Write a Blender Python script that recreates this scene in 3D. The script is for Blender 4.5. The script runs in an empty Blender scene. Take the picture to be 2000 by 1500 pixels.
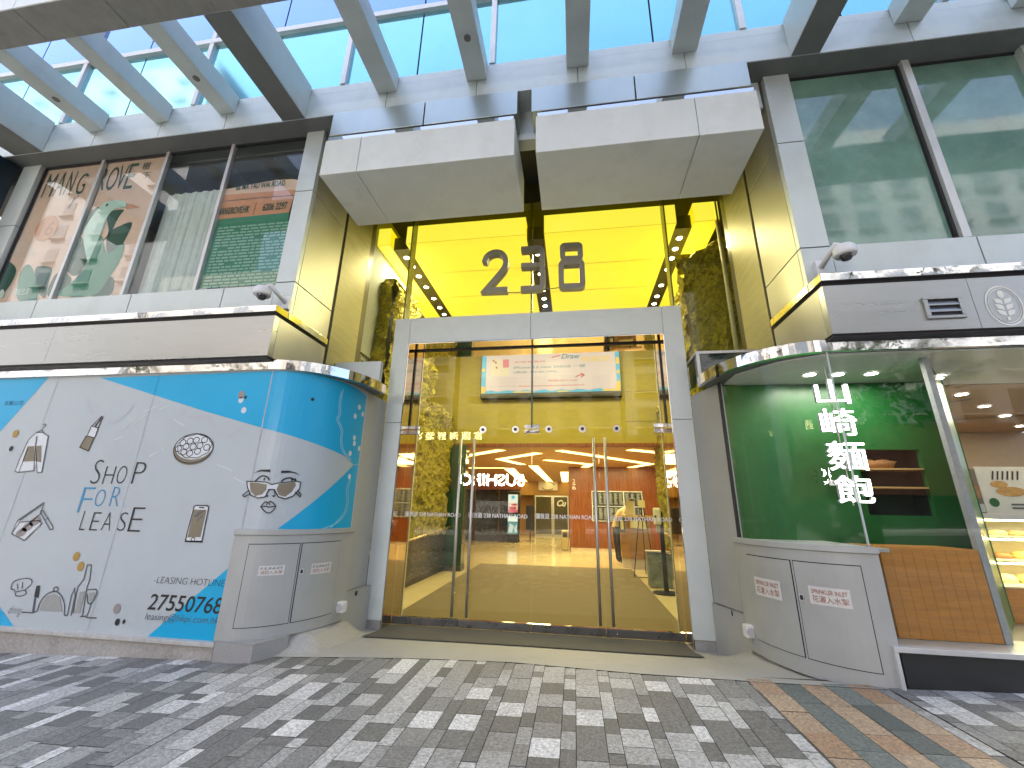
import bpy, math, random
from mathutils import Vector, Matrix, noise as mnoise
from mathutils.geometry import tessellate_polygon
R = math.radians
EXPO = 2.35; K = 2 ** -EXPO            # K: the emission that a camera at this exposure records as full white
rng = random.Random(7)
C = bpy.context.scene.collection
sc = bpy.context.scene

# ---------------------------------------------------------------- camera, sky, sun, exposure
cd = bpy.data.cameras.new('camera'); cam = bpy.data.objects.new('camera', cd); C.objects.link(cam)
cd.sensor_width = 36; cd.lens = 14.4277; cd.clip_end = 2000; cd.clip_start = .05
cam.matrix_world = Matrix(((.98937, .02423, .14339, .8826), (.14417, -.29235, -.94538, -5.9883), (.01901, .956, -.29274, 1.6), (0, 0, 0, 1)))
sc.camera = cam
SUN_EL, SUN_AZ = 58, -28          # the sun stands behind the building, a little to the left
w = bpy.data.worlds.new('World'); sc.world = w; w.use_nodes = True
nt = w.node_tree; bg = nt.nodes['Background']
sky = nt.nodes.new('ShaderNodeTexSky'); sky.sky_type = 'NISHITA'; sky.sun_disc = False
sky.sun_elevation = R(SUN_EL); sky.sun_rotation = R(SUN_AZ); sky.dust_density = 6; sky.air_density = .8; sky.ozone_density = 1.1
nt.links.new(sky.outputs[0], bg.inputs[0]); bg.inputs[1].default_value = .15
sd = bpy.data.lights.new('sun', 'SUN'); sd.energy = 3.6; sd.angle = R(.5); sd.color = (1, .95, .87)
sun = bpy.data.objects.new('sun', sd); C.objects.link(sun)
dv = Vector((math.sin(R(SUN_AZ)) * math.cos(R(SUN_EL)), math.cos(R(SUN_AZ)) * math.cos(R(SUN_EL)), math.sin(R(SUN_EL))))
sun.rotation_euler = dv.to_track_quat('Z', 'Y').to_euler(); sun.location = dv * 60
vs = sc.view_settings; vs.view_transform = 'Standard'; vs.look = 'None'; vs.exposure = EXPO; vs.gamma = 1
sc.cycles.max_bounces = 10; sc.cycles.transparent_max_bounces = 16; sc.cycles.glossy_bounces = 6
sc.cycles.caustics_reflective = False; sc.cycles.caustics_refractive = False; sc.cycles.sample_clamp_indirect = 6

# ---------------------------------------------------------------- materials
def N(t, typ, **kw):
    n = t.nodes.new('ShaderNode' + typ)
    for k, v in kw.items(): setattr(n, k, v)
    return n
def mat(name, col, rough=.5, metal=0., nz=(6., .12), rv=.08, bump=0., bs=60., stretch=(1, 1, 1), emit=None, es=0., coat=0., attr=None, stains=0., stain_col=(.2, .17, .13), spec=.5):
    m = bpy.data.materials.new(name); m.use_nodes = True; t = m.node_tree; p = t.nodes['Principled BSDF']
    g = N(t, 'NewGeometry'); mp = N(t, 'Mapping'); mp.inputs['Scale'].default_value = stretch
    t.links.new(g.outputs['Position'], mp.inputs[0])
    n = N(t, 'TexNoise'); n.inputs['Scale'].default_value = nz[0]; n.inputs['Detail'].default_value = 6; n.inputs['Roughness'].default_value = .65
    t.links.new(mp.outputs[0], n.inputs['Vector'])
    mr = N(t, 'MapRange'); mr.inputs[1].default_value = .3; mr.inputs[2].default_value = .7; mr.inputs[3].default_value = 1 - nz[1]; mr.inputs[4].default_value = 1 + nz[1]
    t.links.new(n.outputs[0], mr.inputs[0])
    mx = N(t, 'Vector' + 'Math', operation='SCALE')
    if attr:
        a = N(t, 'Attribute'); a.attribute_name = attr; t.links.new(a.outputs['Color'], mx.inputs[0])
    else: mx.inputs[0].default_value = col[:3]
    t.links.new(mr.outputs[0], mx.inputs['Scale'])
    out = mx.outputs[0]
    if stains:
        n2 = N(t, 'TexNoise'); n2.inputs['Scale'].default_value = 2.3; n2.inputs['Detail'].default_value = 8; n2.inputs['Roughness'].default_value = .7
        t.links.new(g.outputs['Position'], n2.inputs['Vector'])
        r2 = N(t, 'MapRange'); r2.inputs[1].default_value = .52; r2.inputs[2].default_value = .75; r2.inputs[3].default_value = 0; r2.inputs[4].default_value = stains
        t.links.new(n2.outputs[0], r2.inputs[0])
        mm = N(t, 'Mix', data_type='RGBA'); t.links.new(r2.outputs[0], mm.inputs[0]); t.links.new(out, mm.inputs[6]); mm.inputs[7].default_value = (*stain_col, 1)
        out = mm.outputs[2]
    t.links.new(out, p.inputs['Base Color'])
    rr = N(t, 'MapRange'); rr.inputs[1].default_value = .3; rr.inputs[2].default_value = .7; rr.inputs[3].default_value = max(0, rough - rv); rr.inputs[4].default_value = rough + rv
    t.links.new(n.outputs[0], rr.inputs[0]); t.links.new(rr.outputs[0], p.inputs['Roughness'])
    p.inputs['Metallic'].default_value = metal; p.inputs['Coat Weight'].default_value = coat; p.inputs['Specular IOR Level'].default_value = spec
    if bump:
        b = N(t, 'TexNoise'); b.inputs['Scale'].default_value = bs; b.inputs['Detail'].default_value = 4; t.links.new(mp.outputs[0], b.inputs['Vector'])
        bn = N(t, 'Bump'); bn.inputs['Strength'].default_value = bump; bn.inputs['Distance'].default_value = .02
        t.links.new(b.outputs[0], bn.inputs['Height']); t.links.new(bn.outputs[0], p.inputs['Normal'])
    if emit:
        p.inputs['Emission Color'].default_value = (*emit, 1); p.inputs['Emission Strength'].default_value = es
    return m
def flat(name, col, rough=.6, **kw): return mat(name, col, rough, nz=(9., .06), rv=.05, **kw)
def lamp(name, col, s): return mat(name, (.6, .6, .6), .5, nz=(1, 0), emit=col, es=s)
def glass(name, tint, ior=1.5, rough=0., refl=(1, 1, 1), lo=0., wob=0.):
    m = bpy.data.materials.new(name); m.use_nodes = True; t = m.node_tree; t.nodes.remove(t.nodes['Principled BSDF'])
    o = t.nodes['Material Output']; tr = N(t, 'BsdfTransparent'); tr.inputs[0].default_value = (*tint, 1)
    gl = N(t, 'BsdfGlossy'); gl.inputs['Color'].default_value = (*refl, 1); gl.inputs['Roughness'].default_value = rough
    lw = N(t, 'LayerWeight'); lw.inputs[0].default_value = .5; f0 = ((ior - 1) / (ior + 1)) ** 2   # Schlick, the same from either side of a pane
    pw = N(t, 'Math', operation='POWER'); t.links.new(lw.outputs['Facing'], pw.inputs[0]); pw.inputs[1].default_value = 5
    mr = N(t, 'MapRange'); mr.inputs[3].default_value = max(f0, lo); t.links.new(pw.outputs[0], mr.inputs[0])
    x = N(t, 'MixShader'); t.links.new(mr.outputs[0], x.inputs[0]); t.links.new(tr.outputs[0], x.inputs[1]); t.links.new(gl.outputs[0], x.inputs[2]); t.links.new(x.outputs[0], o.inputs[0])
    if wob:
        g = N(t, 'NewGeometry'); b = N(t, 'TexNoise'); b.inputs['Scale'].default_value = 1.1; t.links.new(g.outputs['Position'], b.inputs['Vector'])
        bn = N(t, 'Bump'); bn.inputs['Strength'].default_value = wob; bn.inputs['Distance'].default_value = .02
        t.links.new(b.outputs[0], bn.inputs['Height']); t.links.new(bn.outputs[0], gl.inputs['Normal'])
    return m
clad = mat('satin_cladding', (.59, .655, .64), .42, .25, nz=(2.5, .06), rv=.06, stretch=(1, 1, .3), stains=.3, stain_col=(.38, .38, .34))
cladw = mat('white_cladding', (.655, .715, .705), .45, .1, nz=(3, .04), stains=.12, stain_col=(.5, .46, .38))
boxm = mat('canopy_cladding', (.665, .715, .70), .5, .05, nz=(4, .04), stretch=(1, 1, .3), stains=.27, stain_col=(.44, .41, .34))
sidem = mat('brushed_side_panel', (.47, .46, .38), .4, .5, nz=(3, .05), stretch=(1, 1, .3), spec=.5)
stonem = mat('ribbed_side_stone', (.38, .35, .17), .5, .3, nz=(5, .16), stretch=(.4, .4, 3), bump=.1, bs=40)
stripm = mat('satin_strip', (.46, .53, .52), .34, .75, nz=(1.6, .08), rv=.06, stretch=(1, 1, .5))
brush = mat('brushed_steel', (.4, .41, .4), .3, .95, nz=(3, .04), rv=.05, stretch=(.25, .25, 5), stains=.12, stain_col=(.3, .29, .27))
chrome = mat('polished_steel', (.7, .7, .69), .05, 1., nz=(3, .03), rv=.03, bump=.12, bs=2.2)
chromes = mat('mirror_reveal', (.62, .55, .45), .04, 1., nz=(3, .03), rv=.02)
steel = mat('handle_steel', (.62, .61, .59), .36, .85, nz=(8, .05))
railm = mat('rail_steel', (.2, .2, .2), .3, .8, nz=(6, .1))
dark = flat('dark_gap', (.015, .015, .017), .6)
darkg = mat('dark_soffit_shade', (.15, .16, .15), .55, 0, nz=(4, .12), stains=.3, stain_col=(.09, .09, .08))
cabm = mat('grey_paint', (.42, .432, .41), .45, .1, nz=(2.5, .05), rv=.05, stains=.14, stain_col=(.3, .29, .26))
granite = mat('grey_granite', (.34, .34, .33), .6, 0, nz=(120, .22), rv=.1, stains=.5, stain_col=(.16, .15, .13))
roughst = mat('weathered_stone', (.4, .385, .355), .75, 0, nz=(40, .2), bump=.5, bs=30, stains=.7, stain_col=(.15, .135, .11))
blackst = mat('black_granite', (.022, .024, .024), .4, 0, nz=(160, .4))
stone_mat = mat('paving_stone', (1, 1, 1), .62, 0, nz=(48, .5), rv=.12, bump=.35, bs=90, attr='stone', stains=.38, stain_col=(.13, .125, .115))
apronm = mat('apron_granite', (.40, .395, .375), .6, 0, nz=(70, .2), rv=.1, bump=.15, bs=90, stains=.45, stain_col=(.3, .285, .255))
groundm = flat('joint_bed', (.06, .06, .06), .9)
asphalt = mat('asphalt', (.05, .05, .05), .85, 0, nz=(60, .3))
doormat = mat('ribbed_doormat', (.1, .1, .098), .9, 0, nz=(150, .4), bump=.4, bs=200)
inmat = mat('woven_floor_mat', (.145, .11, .052), .85, 0, nz=(14, .22), stretch=(.25, 3, 1), bump=.2, bs=60)
marble = mat('cream_marble_floor', (.68, .57, .33), .12, 0, nz=(2, .06), rv=.03)
olive = mat('olive_wall', (.33, .275, .025), .55, .1, nz=(3, .12), stretch=(1, 1, 2.5))
orange = mat('orange_ceiling', (.5, .27, .06), .45, 0, nz=(1.2, .05))
wood = mat('red_wood', (.2, .058, .012), .3, 0, nz=(3, .18), stretch=(6, 6, .5))
ywood = mat('amber_wood_board', (.48, .2, .035), .4, 0, nz=(4, .2), stretch=(.6, .6, 6))
mossm = mat('moss', (.33, .285, .025), .9, 0, nz=(14, .6), rv=.05, bump=1., bs=45)
dstone = mat('dark_stone', (.05, .052, .05), .3, 0, nz=(5, .3), stretch=(1, 1, 3))
black = flat('black_plastic', (.012, .012, .012), .35)
whitep = flat('white_paint', (.75, .76, .77), .4)
frost = flat('white_vinyl', (.92, .92, .92), .5)
clear = glass('door_glass', (.94, .94, .81), 1.2, lo=.028)
facade_g = glass('lobby_glass', (.96, .97, .86), 1.2, lo=.015)
win_g = glass('window_glass', (.97, .99, .98), 1.4, lo=.036, wob=.02)
shop_g = glass('shop_glass', (.95, .97, .95), 1.2, lo=.018)
green_g = mat('green_film_glass', (.15, .28, .225), .06, 0, nz=(1.2, .3), rv=.03, coat=.4, spec=.8, bump=.12, bs=1.3, stains=.5, stain_col=(.3, .42, .37))  # pale blotches put uneven reflections into the glass colour
cyan_g = mat('cyan_spandrel_glass', (.30, .67, .76), .07, .92, nz=(1.2, .05), rv=.02, stains=.2, stain_col=(.35, .7, .7))
blue_g = mat('blue_vision_glass', (.24, .40, .68), .04, .95, nz=(.6, .04), rv=.02)
alu = mat('mullion_aluminium', (.62, .63, .62), .4, .4, nz=(5, .05))
yelf = lamp('yellow_lightbox_front', (1., .86, .05), 1.05 * K); yels = lamp('yellow_lightbox_seam', (.7, .48, .0), .62 * K)
yel = lamp('yellow_lightbox', (1., .76, .0), 1.0 * K)
vlam = lamp('warm_strip', (1., .82, .36), 4.5 * K)
dlam = lamp('downlight_lens', (1., .93, .8), 30 * K)
# ---------------------------------------------------------------- mesh helpers
class MB:
    def __init__(s): s.v, s.f, s.m = [], [], []
    def face(s, ps, m=0):
        n = len(s.v); s.v += [tuple(p) for p in ps]; s.f.append(tuple(range(n, n + len(ps)))); s.m.append(m); return s
    def box(s, x0, x1, y0, y1, z0, z1, m=0):
        n = len(s.v); s.v += [(x, y, z) for z in (z0, z1) for y in (y0, y1) for x in (x0, x1)]
        for q in ((0, 2, 3, 1), (4, 5, 7, 6), (0, 1, 5, 4), (2, 6, 7, 3), (0, 4, 6, 2), (1, 3, 7, 5)): s.f.append(tuple(n + i for i in q)); s.m.append(m)
        return s
    def prism(s, poly, a, b, axis='y', m=0):
        """poly in the plane across the axis: (x,z) for y, (x,y) for z, (y,z) for x"""
        fn = {'y': lambda p, t: (p[0], t, p[1]), 'z': lambda p, t: (p[0], p[1], t), 'x': lambda p, t: (t, p[0], p[1])}[axis]
        n = len(s.v); k = len(poly); s.v += [fn(p, a) for p in poly] + [fn(p, b) for p in poly]
        tri = tessellate_polygon([[Vector((p[0], p[1], 0)) for p in poly]])
        for t in tri: s.f.append(tuple(n + i for i in t)); s.m.append(m); s.f.append(tuple(n + k + i for i in reversed(t))); s.m.append(m)
        for i in range(k): j = (i + 1) % k; s.f.append((n + i, n + j, n + k + j, n + k + i)); s.m.append(m)
        return s
    def tube(s, ps, r, n=10, m=0, cap=True):
        ps = [Vector(p) for p in ps]; rs = r if isinstance(r, (list, tuple)) else [r] * len(ps); rings = []
        for i, p in enumerate(ps):
            d = (ps[min(i + 1, len(ps) - 1)] - ps[max(i - 1, 0)]).normalized(); a = d.orthogonal().normalized() if i == 0 else (a - d * a.dot(d)).normalized(); b = d.cross(a)
            o = len(s.v); s.v += [tuple(p + (a * math.cos(2 * math.pi * k / n) + b * math.sin(2 * math.pi * k / n)) * rs[i]) for k in range(n)]; rings.append(o)
        for u, v in zip(rings, rings[1:]):
            for k in range(n): s.f.append((u + k, u + (k + 1) % n, v + (k + 1) % n, v + k)); s.m.append(m)
        if cap: s.f.append(tuple(rings[0] + k for k in reversed(range(n)))); s.f.append(tuple(rings[-1] + k for k in range(n))); s.m += [m, m]
        return s
    def disc(s, c, r, h, axis='z', n=24, m=0):
        c = Vector(c); a = {'x': (1, 0, 0), 'y': (0, 1, 0), 'z': (0, 0, 1)}[axis]; return s.tube([c, c + Vector(a) * h], r, n, m)
    def lathe(s, prof, c=(0, 0, 0), n=20, m=0, sx=1., sy=1.):
        o = len(s.v); k = len(prof)
        for i in range(n):
            t = 2 * math.pi * i / n; s.v += [(c[0] + p[0] * math.cos(t) * sx, c[1] + p[0] * math.sin(t) * sy, c[2] + p[1]) for p in prof]
        for i in range(n):
            for j in range(k - 1): s.f.append((o + i * k + j, o + ((i + 1) % n) * k + j, o + ((i + 1) % n) * k + j + 1, o + i * k + j + 1)); s.m.append(m)
        return s
    def build(s, name, mats, parent=None, bevel=0., smooth=False, kind=None):
        me = bpy.data.meshes.new(name); me.from_pydata(s.v, [], s.f)
        for q in (mats if isinstance(mats, (list, tuple)) else [mats]): me.materials.append(q)
        me.polygons.foreach_set('material_index', s.m)
        if smooth: me.polygons.foreach_set('use_smooth', [True] * len(s.f))
        me.update(); return link(name, me, parent, bevel, kind)
def link(name, me, parent=None, bevel=0., kind=None):
    o = bpy.data.objects.new(name, me); C.objects.link(o)
    if parent:
        o.parent = parent; q = parent; off = Vector(q.location)
        while q.parent: q = q.parent; off += Vector(q.location)
        o.location = -off
    if bevel:
        b = o.modifiers.new('bevel', 'BEVEL'); b.width = bevel; b.segments = 2; b.limit_method = 'ANGLE'; b.angle_limit = R(40)
    if kind: o['kind'] = kind
    return o
def tag(o, label, cat, group=None):
    o['label'] = label; o['category'] = cat
    if group: o['group'] = group
    return o
def thing(name, label, cat, loc=(0, 0, 0), group=None):
    o = bpy.data.objects.new(name, None); C.objects.link(o); o.location = loc; o.empty_display_size = .1
    return tag(o, label, cat, group)
def dup(root, loc, label=None):
    r = root.copy(); C.objects.link(r); r.location = loc
    if label: r['label'] = label
    for ch in list(root.children):
        c = ch.copy(); C.objects.link(c); c.parent = r
        for g in list(ch.children): d = g.copy(); C.objects.link(d); d.parent = c
    return r
def box(name, m, parent, *b, bevel=.004): return MB().box(*b).build(name, m, parent, bevel)
# flat figures: polygons / strokes given as (u, z) and laid on a surface by fn(u, z) -> point
def plane_y(y): return lambda u, z: (u, y, z)
AX, BY, X0, Y0, YC = .72, 1.05, -2.77, -1.65, -.60
def curve_table(off):
    T = []; L = 0; pv = None
    for i in range(241):
        t = math.pi / 2 * i / 240; x = X0 + (AX + off) * math.sin(t); y = YC - (BY + off) * math.cos(t)
        if pv: L += math.hypot(x - pv[0], y - pv[1])
        T.append((L, x, y)); pv = (x, y)
    return T
TAB = {}
def shopfront(off=0., mirror=False, lift=0.):
    """the curved shopfront: u < 0 along the flat front, u > 0 round the curve"""
    if off not in TAB: TAB[off] = curve_table(off)
    T = TAB[off]
    def fn(u, z):
        if u <= 0: x, y = X0 + u, Y0 - off - lift
        else:
            lo, hi = 0, 240
            while hi - lo > 1:
                md = (lo + hi) // 2
                if T[md][0] < u: lo = md
                else: hi = md
            k = (u - T[lo][0]) / max(1e-9, T[hi][0] - T[lo][0]); x = T[lo][1] + k * (T[hi][1] - T[lo][1]); y = T[lo][2] + k * (T[hi][2] - T[lo][2])
            tx, ty = T[hi][1] - T[lo][1], T[hi][2] - T[lo][2]; l = math.hypot(tx, ty); x += ty / l * lift; y -= tx / l * lift
        return (.70 - x, y, z) if mirror else (x, y, z)
    return fn
def clip_u(poly, u0, u1):
    for s_, lim in ((1, u0), (-1, u1)):
        out = []
        for a, b in zip(poly, poly[1:] + poly[:1]):
            ia, ib = s_ * (a[0] - lim) >= 0, s_ * (b[0] - lim) >= 0
            if ia: out.append(a)
            if ia != ib: k = (lim - a[0]) / (b[0] - a[0]); out.append((lim, a[1] + k * (b[1] - a[1])))
        poly = out
        if len(poly) < 3: return []
    return poly
def lay(mb, poly, fn, m=0, step=.06):
    """fill a polygon on the surface, cut into strips where it is curved"""
    tri = tessellate_polygon([[Vector((p[0], p[1], 0)) for p in poly]])
    for t in tri:
        T = [poly[i] for i in t]; lo, hi = min(p[0] for p in T), max(p[0] for p in T)
        if hi <= 0 or step is None: mb.face([fn(*p) for p in T], m); continue
        cuts = [lo] + ([0.] if lo < 0 else []); u = max(lo, 0.) ; u = (math.floor(u / step) + 1) * step
        while u < hi - 1e-6: cuts.append(u); u += step
        cuts.append(hi)
        for a, b in zip(cuts, cuts[1:]):
            if b - a < 1e-7: continue
            q = clip_u(T, a, b)
            if q: mb.face([fn(*p) for p in q], m)
def stroke(mb, ps, w_, fn, m=0, closed=False, step=.06):
    n = len(ps); L = []; Rr = []
    for i in range(n):
        a = ps[(i - 1) % n] if (closed or i > 0) else ps[i]; b = ps[(i + 1) % n] if (closed or i < n - 1) else ps[i]
        d1 = Vector((ps[i][0] - a[0], ps[i][1] - a[1])); d2 = Vector((b[0] - ps[i][0], b[1] - ps[i][1]))
        if d1.length < 1e-9: d1 = d2
        if d2.length < 1e-9: d2 = d1
        d1.normalize(); d2.normalize(); t = d1 + d2
        t = t.normalized() if t.length > 1e-6 else d1
        nn = Vector((-t.y, t.x)); k = w_ / 2 / max(.45, abs(nn.dot(Vector((-d1.y, d1.x)))))
        L.append((ps[i][0] + nn.x * k, ps[i][1] + nn.y * k)); Rr.append((ps[i][0] - nn.x * k, ps[i][1] - nn.y * k))
    for i in range(n if closed else n - 1):
        j = (i + 1) % n; lay(mb, [L[i], L[j], Rr[j], Rr[i]], fn, m, step)
    return L, Rr
def smooth_line(ps, closed=False, k=6):
    out = []; n = len(ps)
    for i in range(n if closed else n - 1):
        p0, p1, p2, p3 = (ps[(i - 1) % n] if closed or i > 0 else ps[i]), ps[i], ps[(i + 1) % n], (ps[(i + 2) % n] if closed or i + 2 < n else ps[(i + 1) % n])
        for q in range(k):
            t = q / k; out.append(tuple(.5 * (2 * p1[c] + (p2[c] - p0[c]) * t + (2 * p0[c] - 5 * p1[c] + 4 * p2[c] - p3[c]) * t * t + (3 * p1[c] - p0[c] - 3 * p2[c] + p3[c]) * t ** 3) for c in (0, 1)))
    if not closed: out.append(ps[-1])
    return out
def rounded(ps, r, closed):
    out = []; n = len(ps)
    for i, p in enumerate(ps):
        if not closed and i in (0, n - 1): out.append(p); continue
        a, b = Vector(ps[i - 1]), Vector(ps[(i + 1) % n]); p = Vector(p); da, db = (a - p), (b - p); ra, rb = min(r, da.length * .45), min(r, db.length * .45); q0, q1 = p + da.normalized() * ra, p + db.normalized() * rb
        for k in range(6): t = k / 5; q = q0 * (1 - t) ** 2 + p * 2 * t * (1 - t) + q1 * t * t; out.append((q.x, q.y))
    return out
def ell(c, a, b, rot=0., n=28): return [(c[0] + a * math.cos(t) * math.cos(rot) - b * math.sin(t) * math.sin(rot), c[1] + a * math.cos(t) * math.sin(rot) + b * math.sin(t) * math.cos(rot)) for t in [2 * math.pi * i / n for i in range(n)]]
def text(body, name, bl, tr, fn, m, parent, off=0., shear=0., ext=0., mirror=False, keep=False):
    """lettering fitted to the box bl..tr on a surface; ext > 0 gives raised letters (flat walls facing -y only)"""
    bold = 0.
    if any(ord(q) > 0x2e80 for q in body): bold, off = (off if off >= .015 else 0.), 0.      # dense characters keep their own outline; weight comes from a second, shifted printing
    c = bpy.data.curves.new(name, 'FONT'); c.body = body; c.offset = off; c.shear = shear; c.resolution_u = 4; c.extrude = ext / 2 if ext else 0
    if ext: c.fill_mode = 'BOTH'
    o = bpy.data.objects.new(name, c); C.objects.link(o); dg = bpy.context.evaluated_depsgraph_get(); dg.update()
    me = bpy.data.meshes.new_from_object(o.evaluated_get(dg)); bpy.data.objects.remove(o); bpy.data.curves.remove(c)
    xs = [v.co.x for v in me.vertices]; ys = [v.co.y for v in me.vertices]; x0, x1, y0, y1 = min(xs), max(xs), min(ys), max(ys)
    sx = (tr[0] - bl[0]) / max(1e-6, x1 - x0); sz = (tr[1] - bl[1]) / max(1e-6, y1 - y0)
    if keep: sx = math.copysign(abs(sz), sx)
    for v in me.vertices:
        u, z = v.co.x - x0, v.co.y - y0
        if mirror: u = x1 - x0 - u
        p = Vector(fn(bl[0] + u * sx, bl[1] + z * sz))
        if ext: p.y -= v.co.z + ext / 2
        v.co = p
    me.materials.clear(); me.materials.append(m); me.update()
    o = link(name, me, parent)
    if bold: o2 = link(name, me, parent); o2.location.x += math.copysign(bold * (tr[1] - bl[1]) * .9, sx); o2.location.y -= .0007
    return o
# ================================================================ THE SETTING
pz = lambda x: .172 + .032 * x                     # the pavement climbs gently to the right
MB().face([(-60, -9, pz(-60) - .03), (60, -9, pz(60) - .03), (60, -1.47, pz(60) - .03), (-60, -1.47, pz(-60) - .03)]).build('ground', groundm, kind='structure')
MB().face([(-60, -25, pz(-60) - .19), (60, -25, pz(60) - .19), (60, -9.3, pz(60) - .19), (-60, -9.3, pz(-60) - .19)]).build('road', asphalt, kind='structure')
MB().prism([(-60, pz(-60) - .4), (60, pz(60) - .4), (60, pz(60)), (-60, pz(-60))], -9.3, -9.0).build('kerb', granite, kind='structure')
MB().prism([(-60, pz(-60) - .4), (60, pz(60) - .4), (60, pz(60)), (-60, pz(-60))], -29, -25).build('far_pavement', granite, kind='structure')
edge = [(-2.75, -1.60), (-2.29, -1.53), (-1.4, -1.46), (-.65, -1.42), (.23, -1.43), (1.4, -1.60), (2.5, -1.69), (3.45, -1.74)]
def apron_edge(x):
    for a, b in zip(edge, edge[1:]):
        if x <= b[0]: k = max(0, (x - a[0]) / (b[0] - a[0])); return a[1] + k * (b[1] - a[1])
    return edge[-1][1]
def apron_z(x, y):
    ye = apron_edge(x); k = min(1, max(0, (-.06 - y) / (-.06 - ye))); z = k * (pz(x) + .004)
    sm = lambda t: (lambda c: c * c * (3 - 2 * c))(min(1, max(0, t)))
    wl = sm((-1.82 - x) / .22) * sm((y - ye) / .3) * sm((-.1 - y) / .5); wr = sm((x - 2.42) / .45) * sm((y - ye) / .2) * sm((-.1 - y) / .5)
    return z + max(0, .25 - z) * wl + max(0, .21 - z) * wr
mb = MB(); NX, NY = 90, 28
xs = [-2.75 + 6.2 * i / NX for i in range(NX + 1)]
for i in range(NX):
    for j in range(NY):
        q = []
        for x, jj in ((xs[i], j), (xs[i + 1], j), (xs[i + 1], j + 1), (xs[i], j + 1)):
            y = (.28 - .34 * jj / 2) if jj <= 2 else -.06 + (apron_edge(x) + .06) * (jj - 2) / (NY - 2); q.append((x, y, apron_z(x, y)))
        mb.face(q[::-1])
ap = mb.build('path', apronm, kind='structure')
# paving stones: wide and narrow columns, five tones, and five coloured stripes
TON = [(.165, .164, .154), (.235, .233, .22), (.34, .337, .32), (.46, .456, .434), (.62, .614, .588)]
seq = {  # columns read across the middle of the pavement: far edge of the first stone, then (near edge, tone)
 .383: ([-1.399,-1.812,-2.063,-2.291,-2.516,-2.739], [2, 2, 1, 4, 0, 1]), .095: ([-1.471,-1.819,-2.052,-2.268,-2.516,-2.744], [1, 2, 4, 0, 4, 0]),
 .238: ([-1.414,-1.619,-1.985,-2.197,-2.444,-2.666,-3.098], [1, 3, 0, 2, 0, 0, 3]),
 .532: ([-1.454,-1.639,-1.761,-1.984,-2.444,-2.653,-2.879], [3, 1, 3, 3, 0, 2, 1]), .677: ([-1.466,-1.883,-2.11,-2.337,-2.565,-2.776,-3.003], [3, 0, 2, 0, 1, 4, 0]),
 .813: ([-1.479,-1.678,-1.778,-2.006,-2.217,-2.451,-2.676,-2.899], [3, 1, 3, 0, 3, 0, 2, 0]), .955: ([-1.491,-1.896,-2.136,-2.347,-2.591,-3.007], [2, 3, 1, 4, 0, 2]),
 1.098: ([-1.528,-1.677,-1.815,-2.025,-2.473,-2.682], [2, 3, 1, 3, 0, 2]), 1.242: ([-1.564,-1.72,-1.928,-2.142,-2.379,-2.599,-2.825,-3.009], [2, 3, 1, 2, 0, 3, 2, 0]),
 1.386: ([-1.573,-1.728,-2.051,-2.266,-2.484,-2.7], [2, 2, 0, 4, 0, 2]), 1.53: ([-1.558,-1.746,-1.957,-2.613,-2.832], [1, 4, 0, 3, 3]),
 1.675: ([-1.592,-1.753,-2.066,-2.501,-2.716,-2.922], [2, 2, 0, 4, 0, 3]), 1.82: ([-1.588,-1.781,-1.984,-2.2,-2.413,-2.831], [4, 1, 3, 3, 0, 3]),
 1.961: ([-1.609,-1.787,-2.098,-2.51,-2.73,-2.929], [4, 1, 3, 0, 2, 0]), 2.097: ([-1.663,-2.019,-2.235,-2.841], [1, 2, 0, 3]), 2.247: ([-1.669,-2.152,-2.342,-2.543,-2.753], [1, 2, 0, 3, 3]),
 -.19: ([-2.009,-2.263,-2.493,-2.75], [2, 1, 4, 1]), -.478: ([-2.051,-2.475,-2.719], [3, 3, 0]), -.62: ([-2.367,-2.606], [0, 3]), -.767: ([-1.589,-1.826,-2.05,-2.259,-2.473], [4, 3, 0, 3, 1]), -1.05: ([-1.618,-1.844,-2.058,-2.28,-2.504,-2.732], [1, 1, 2, 3, 0, 4]),
}
seq = {(k, round(k, 3)): v for k, v in seq.items()}
V, F, COL = [], [], []
def slab(x0, x1, y0, y1, col):
    g = .0022; n = len(V); h = rng.uniform(-.0012, .0012)
    for x, y in ((x0 + g, y1 + g), (x1 - g, y1 + g), (x1 - g, y0 - g), (x0 + g, y0 - g)): V.append((x, y, pz(x) + h))
    k = rng.uniform(.9, 1.1); F.append((n, n + 1, n + 2, n + 3)); COL.append(tuple(c * k for c in col))
cols = []
for k in range(-42, 40):
    b = -.006 + k * .2878; cols += [(b, b + .19), (b + .19, b + .2878)]
stripe = {2.31: 'o', 2.507: 'g', 2.695: 'o', 2.878: 'g', 3.06: 'o'}
cols = [c for c in cols if not (c[1] > 2.31 and c[0] < 3.25)] + [(2.31, 2.507), (2.507, 2.695), (2.695, 2.878), (2.878, 3.06), (3.06, 3.25)] + [(3.25, 3.34), (2.298, 2.309)]
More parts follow.
